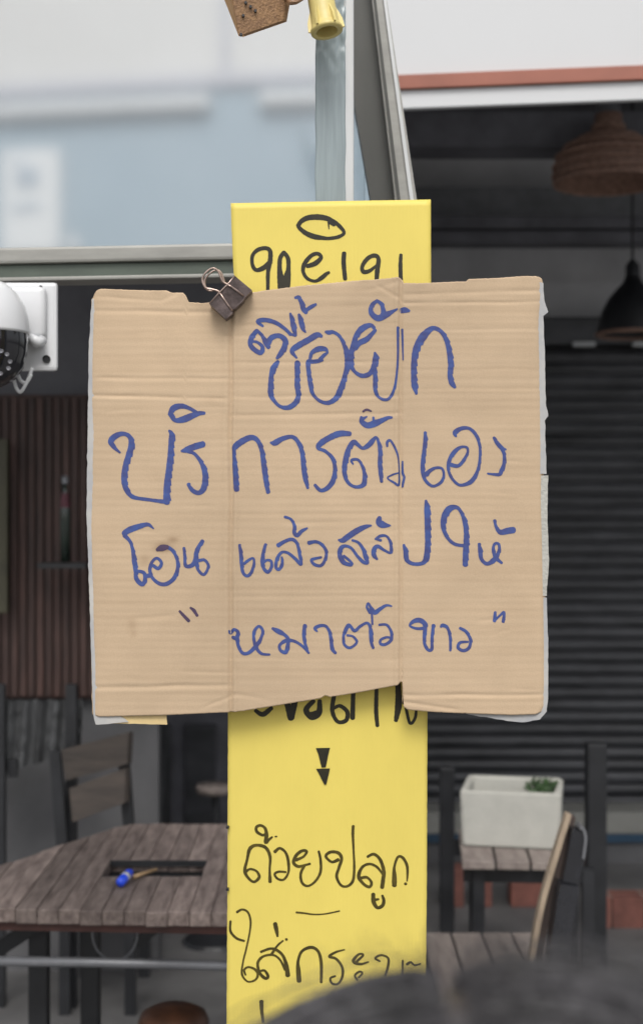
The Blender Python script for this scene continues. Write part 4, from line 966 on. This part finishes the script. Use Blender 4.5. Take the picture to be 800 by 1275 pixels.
# hair: scalp cap plus many fine strands falling from a centre parting
px0 = (583-400)*q
cap_c = Vector((hc.x, HY+.005, hc.z+.005))
def scalp(th, ph, lift=0.0):
    """th: side angle from the parting (signed), ph: front/back angle"""
    rx, ryy, rz_ = .146+lift, .115+lift, .118+lift
    x = rx*math.sin(th); k = math.cos(th); y = ryy*k*math.sin(ph); z = rz_*k*math.cos(ph)
    z += .0005*math.exp(-((th+.55)/.35)**2)+.004*math.exp(-((th-.3)/.45)**2)-.0022*math.exp(-((th+.10)/.07)**2)
    return cap_c+Vector((x, y, z))
hm = MB(); vv = []; ff = []; nu, nv = 40, 30
for j in range(nv+1):
    for i in range(nu+1): vv.append(scalp(-1.57+3.14*i/nu, -1.9+3.3*j/nv, -.004))
for j in range(nv):
    for i in range(nu): a = j*(nu+1)+i; ff.append((a, a+1, a+nu+2, a+nu+1))
part('scalp', hm.add(vv, ff), M['hair'], pe, smooth=True, fixn=False)
pm = MB(); vv = []; ff = []
for j in range(21):
    ph = -1.3+.95*j/20
    for th in (-.106, -.10, -.094): vv.append(scalp(th, ph, .0005))
for j in range(20):
    for i in range(2): a = j*3+i; ff.append((a, a+1, a+4, a+3))
part('parting', pm.add(vv, ff), M['skin'], pe, smooth=True, fixn=False)
hr = MB(); rng = random.Random(3)
for s_ in range(5200):
    sg = 1 if rng.random() < .55 else -1
    ph = rng.uniform(-1.35, 1.1); th0 = -.10+sg*rng.uniform(.02, .10 if rng.random() < .25 else 1.2); ln = rng.uniform(.5, 1.0)
    lift = rng.uniform(0, .007)+(rng.random() < .05)*rng.uniform(.0, .012); ns_ = 7; pts = []; dph = rng.uniform(-.35, .1); wob = rng.uniform(-.03, .03)
    for k in range(ns_):
        t_ = k/(ns_-1); th = th0+sg*t_*ln*.75
        if abs(th) > 1.6: break
        pts.append(scalp(th, ph+dph*t_+wob*math.sin(t_*5), lift*math.sin(math.pi*min(1, .25+t_*.6))+.0015*nz(s_*.3, t_*3)))
    if len(pts) > 3: hr.tube(pts, .00045, 3, cap=False)
for s_ in range(420):    # stray hairs standing up round the parting
    th = rng.gauss(.0, .28); ph = rng.uniform(-.6, .5); b_ = scalp(th, ph); d_ = Vector((rng.uniform(-.5, .5)-.1, rng.uniform(-.2, .2), 1)).normalized(); l_ = rng.uniform(.006, .026)
    c_ = Vector((rng.uniform(-1, 1), 0, .2))*.012
    hr.tube([b_, b_+d_*l_*.5+c_*.3, b_+d_*l_+c_], rng.uniform(.00008, .00018), 3, cap=False)
part('hair', hr, M['hair'], pe, smooth=True, kind='stuff', fixn=False)
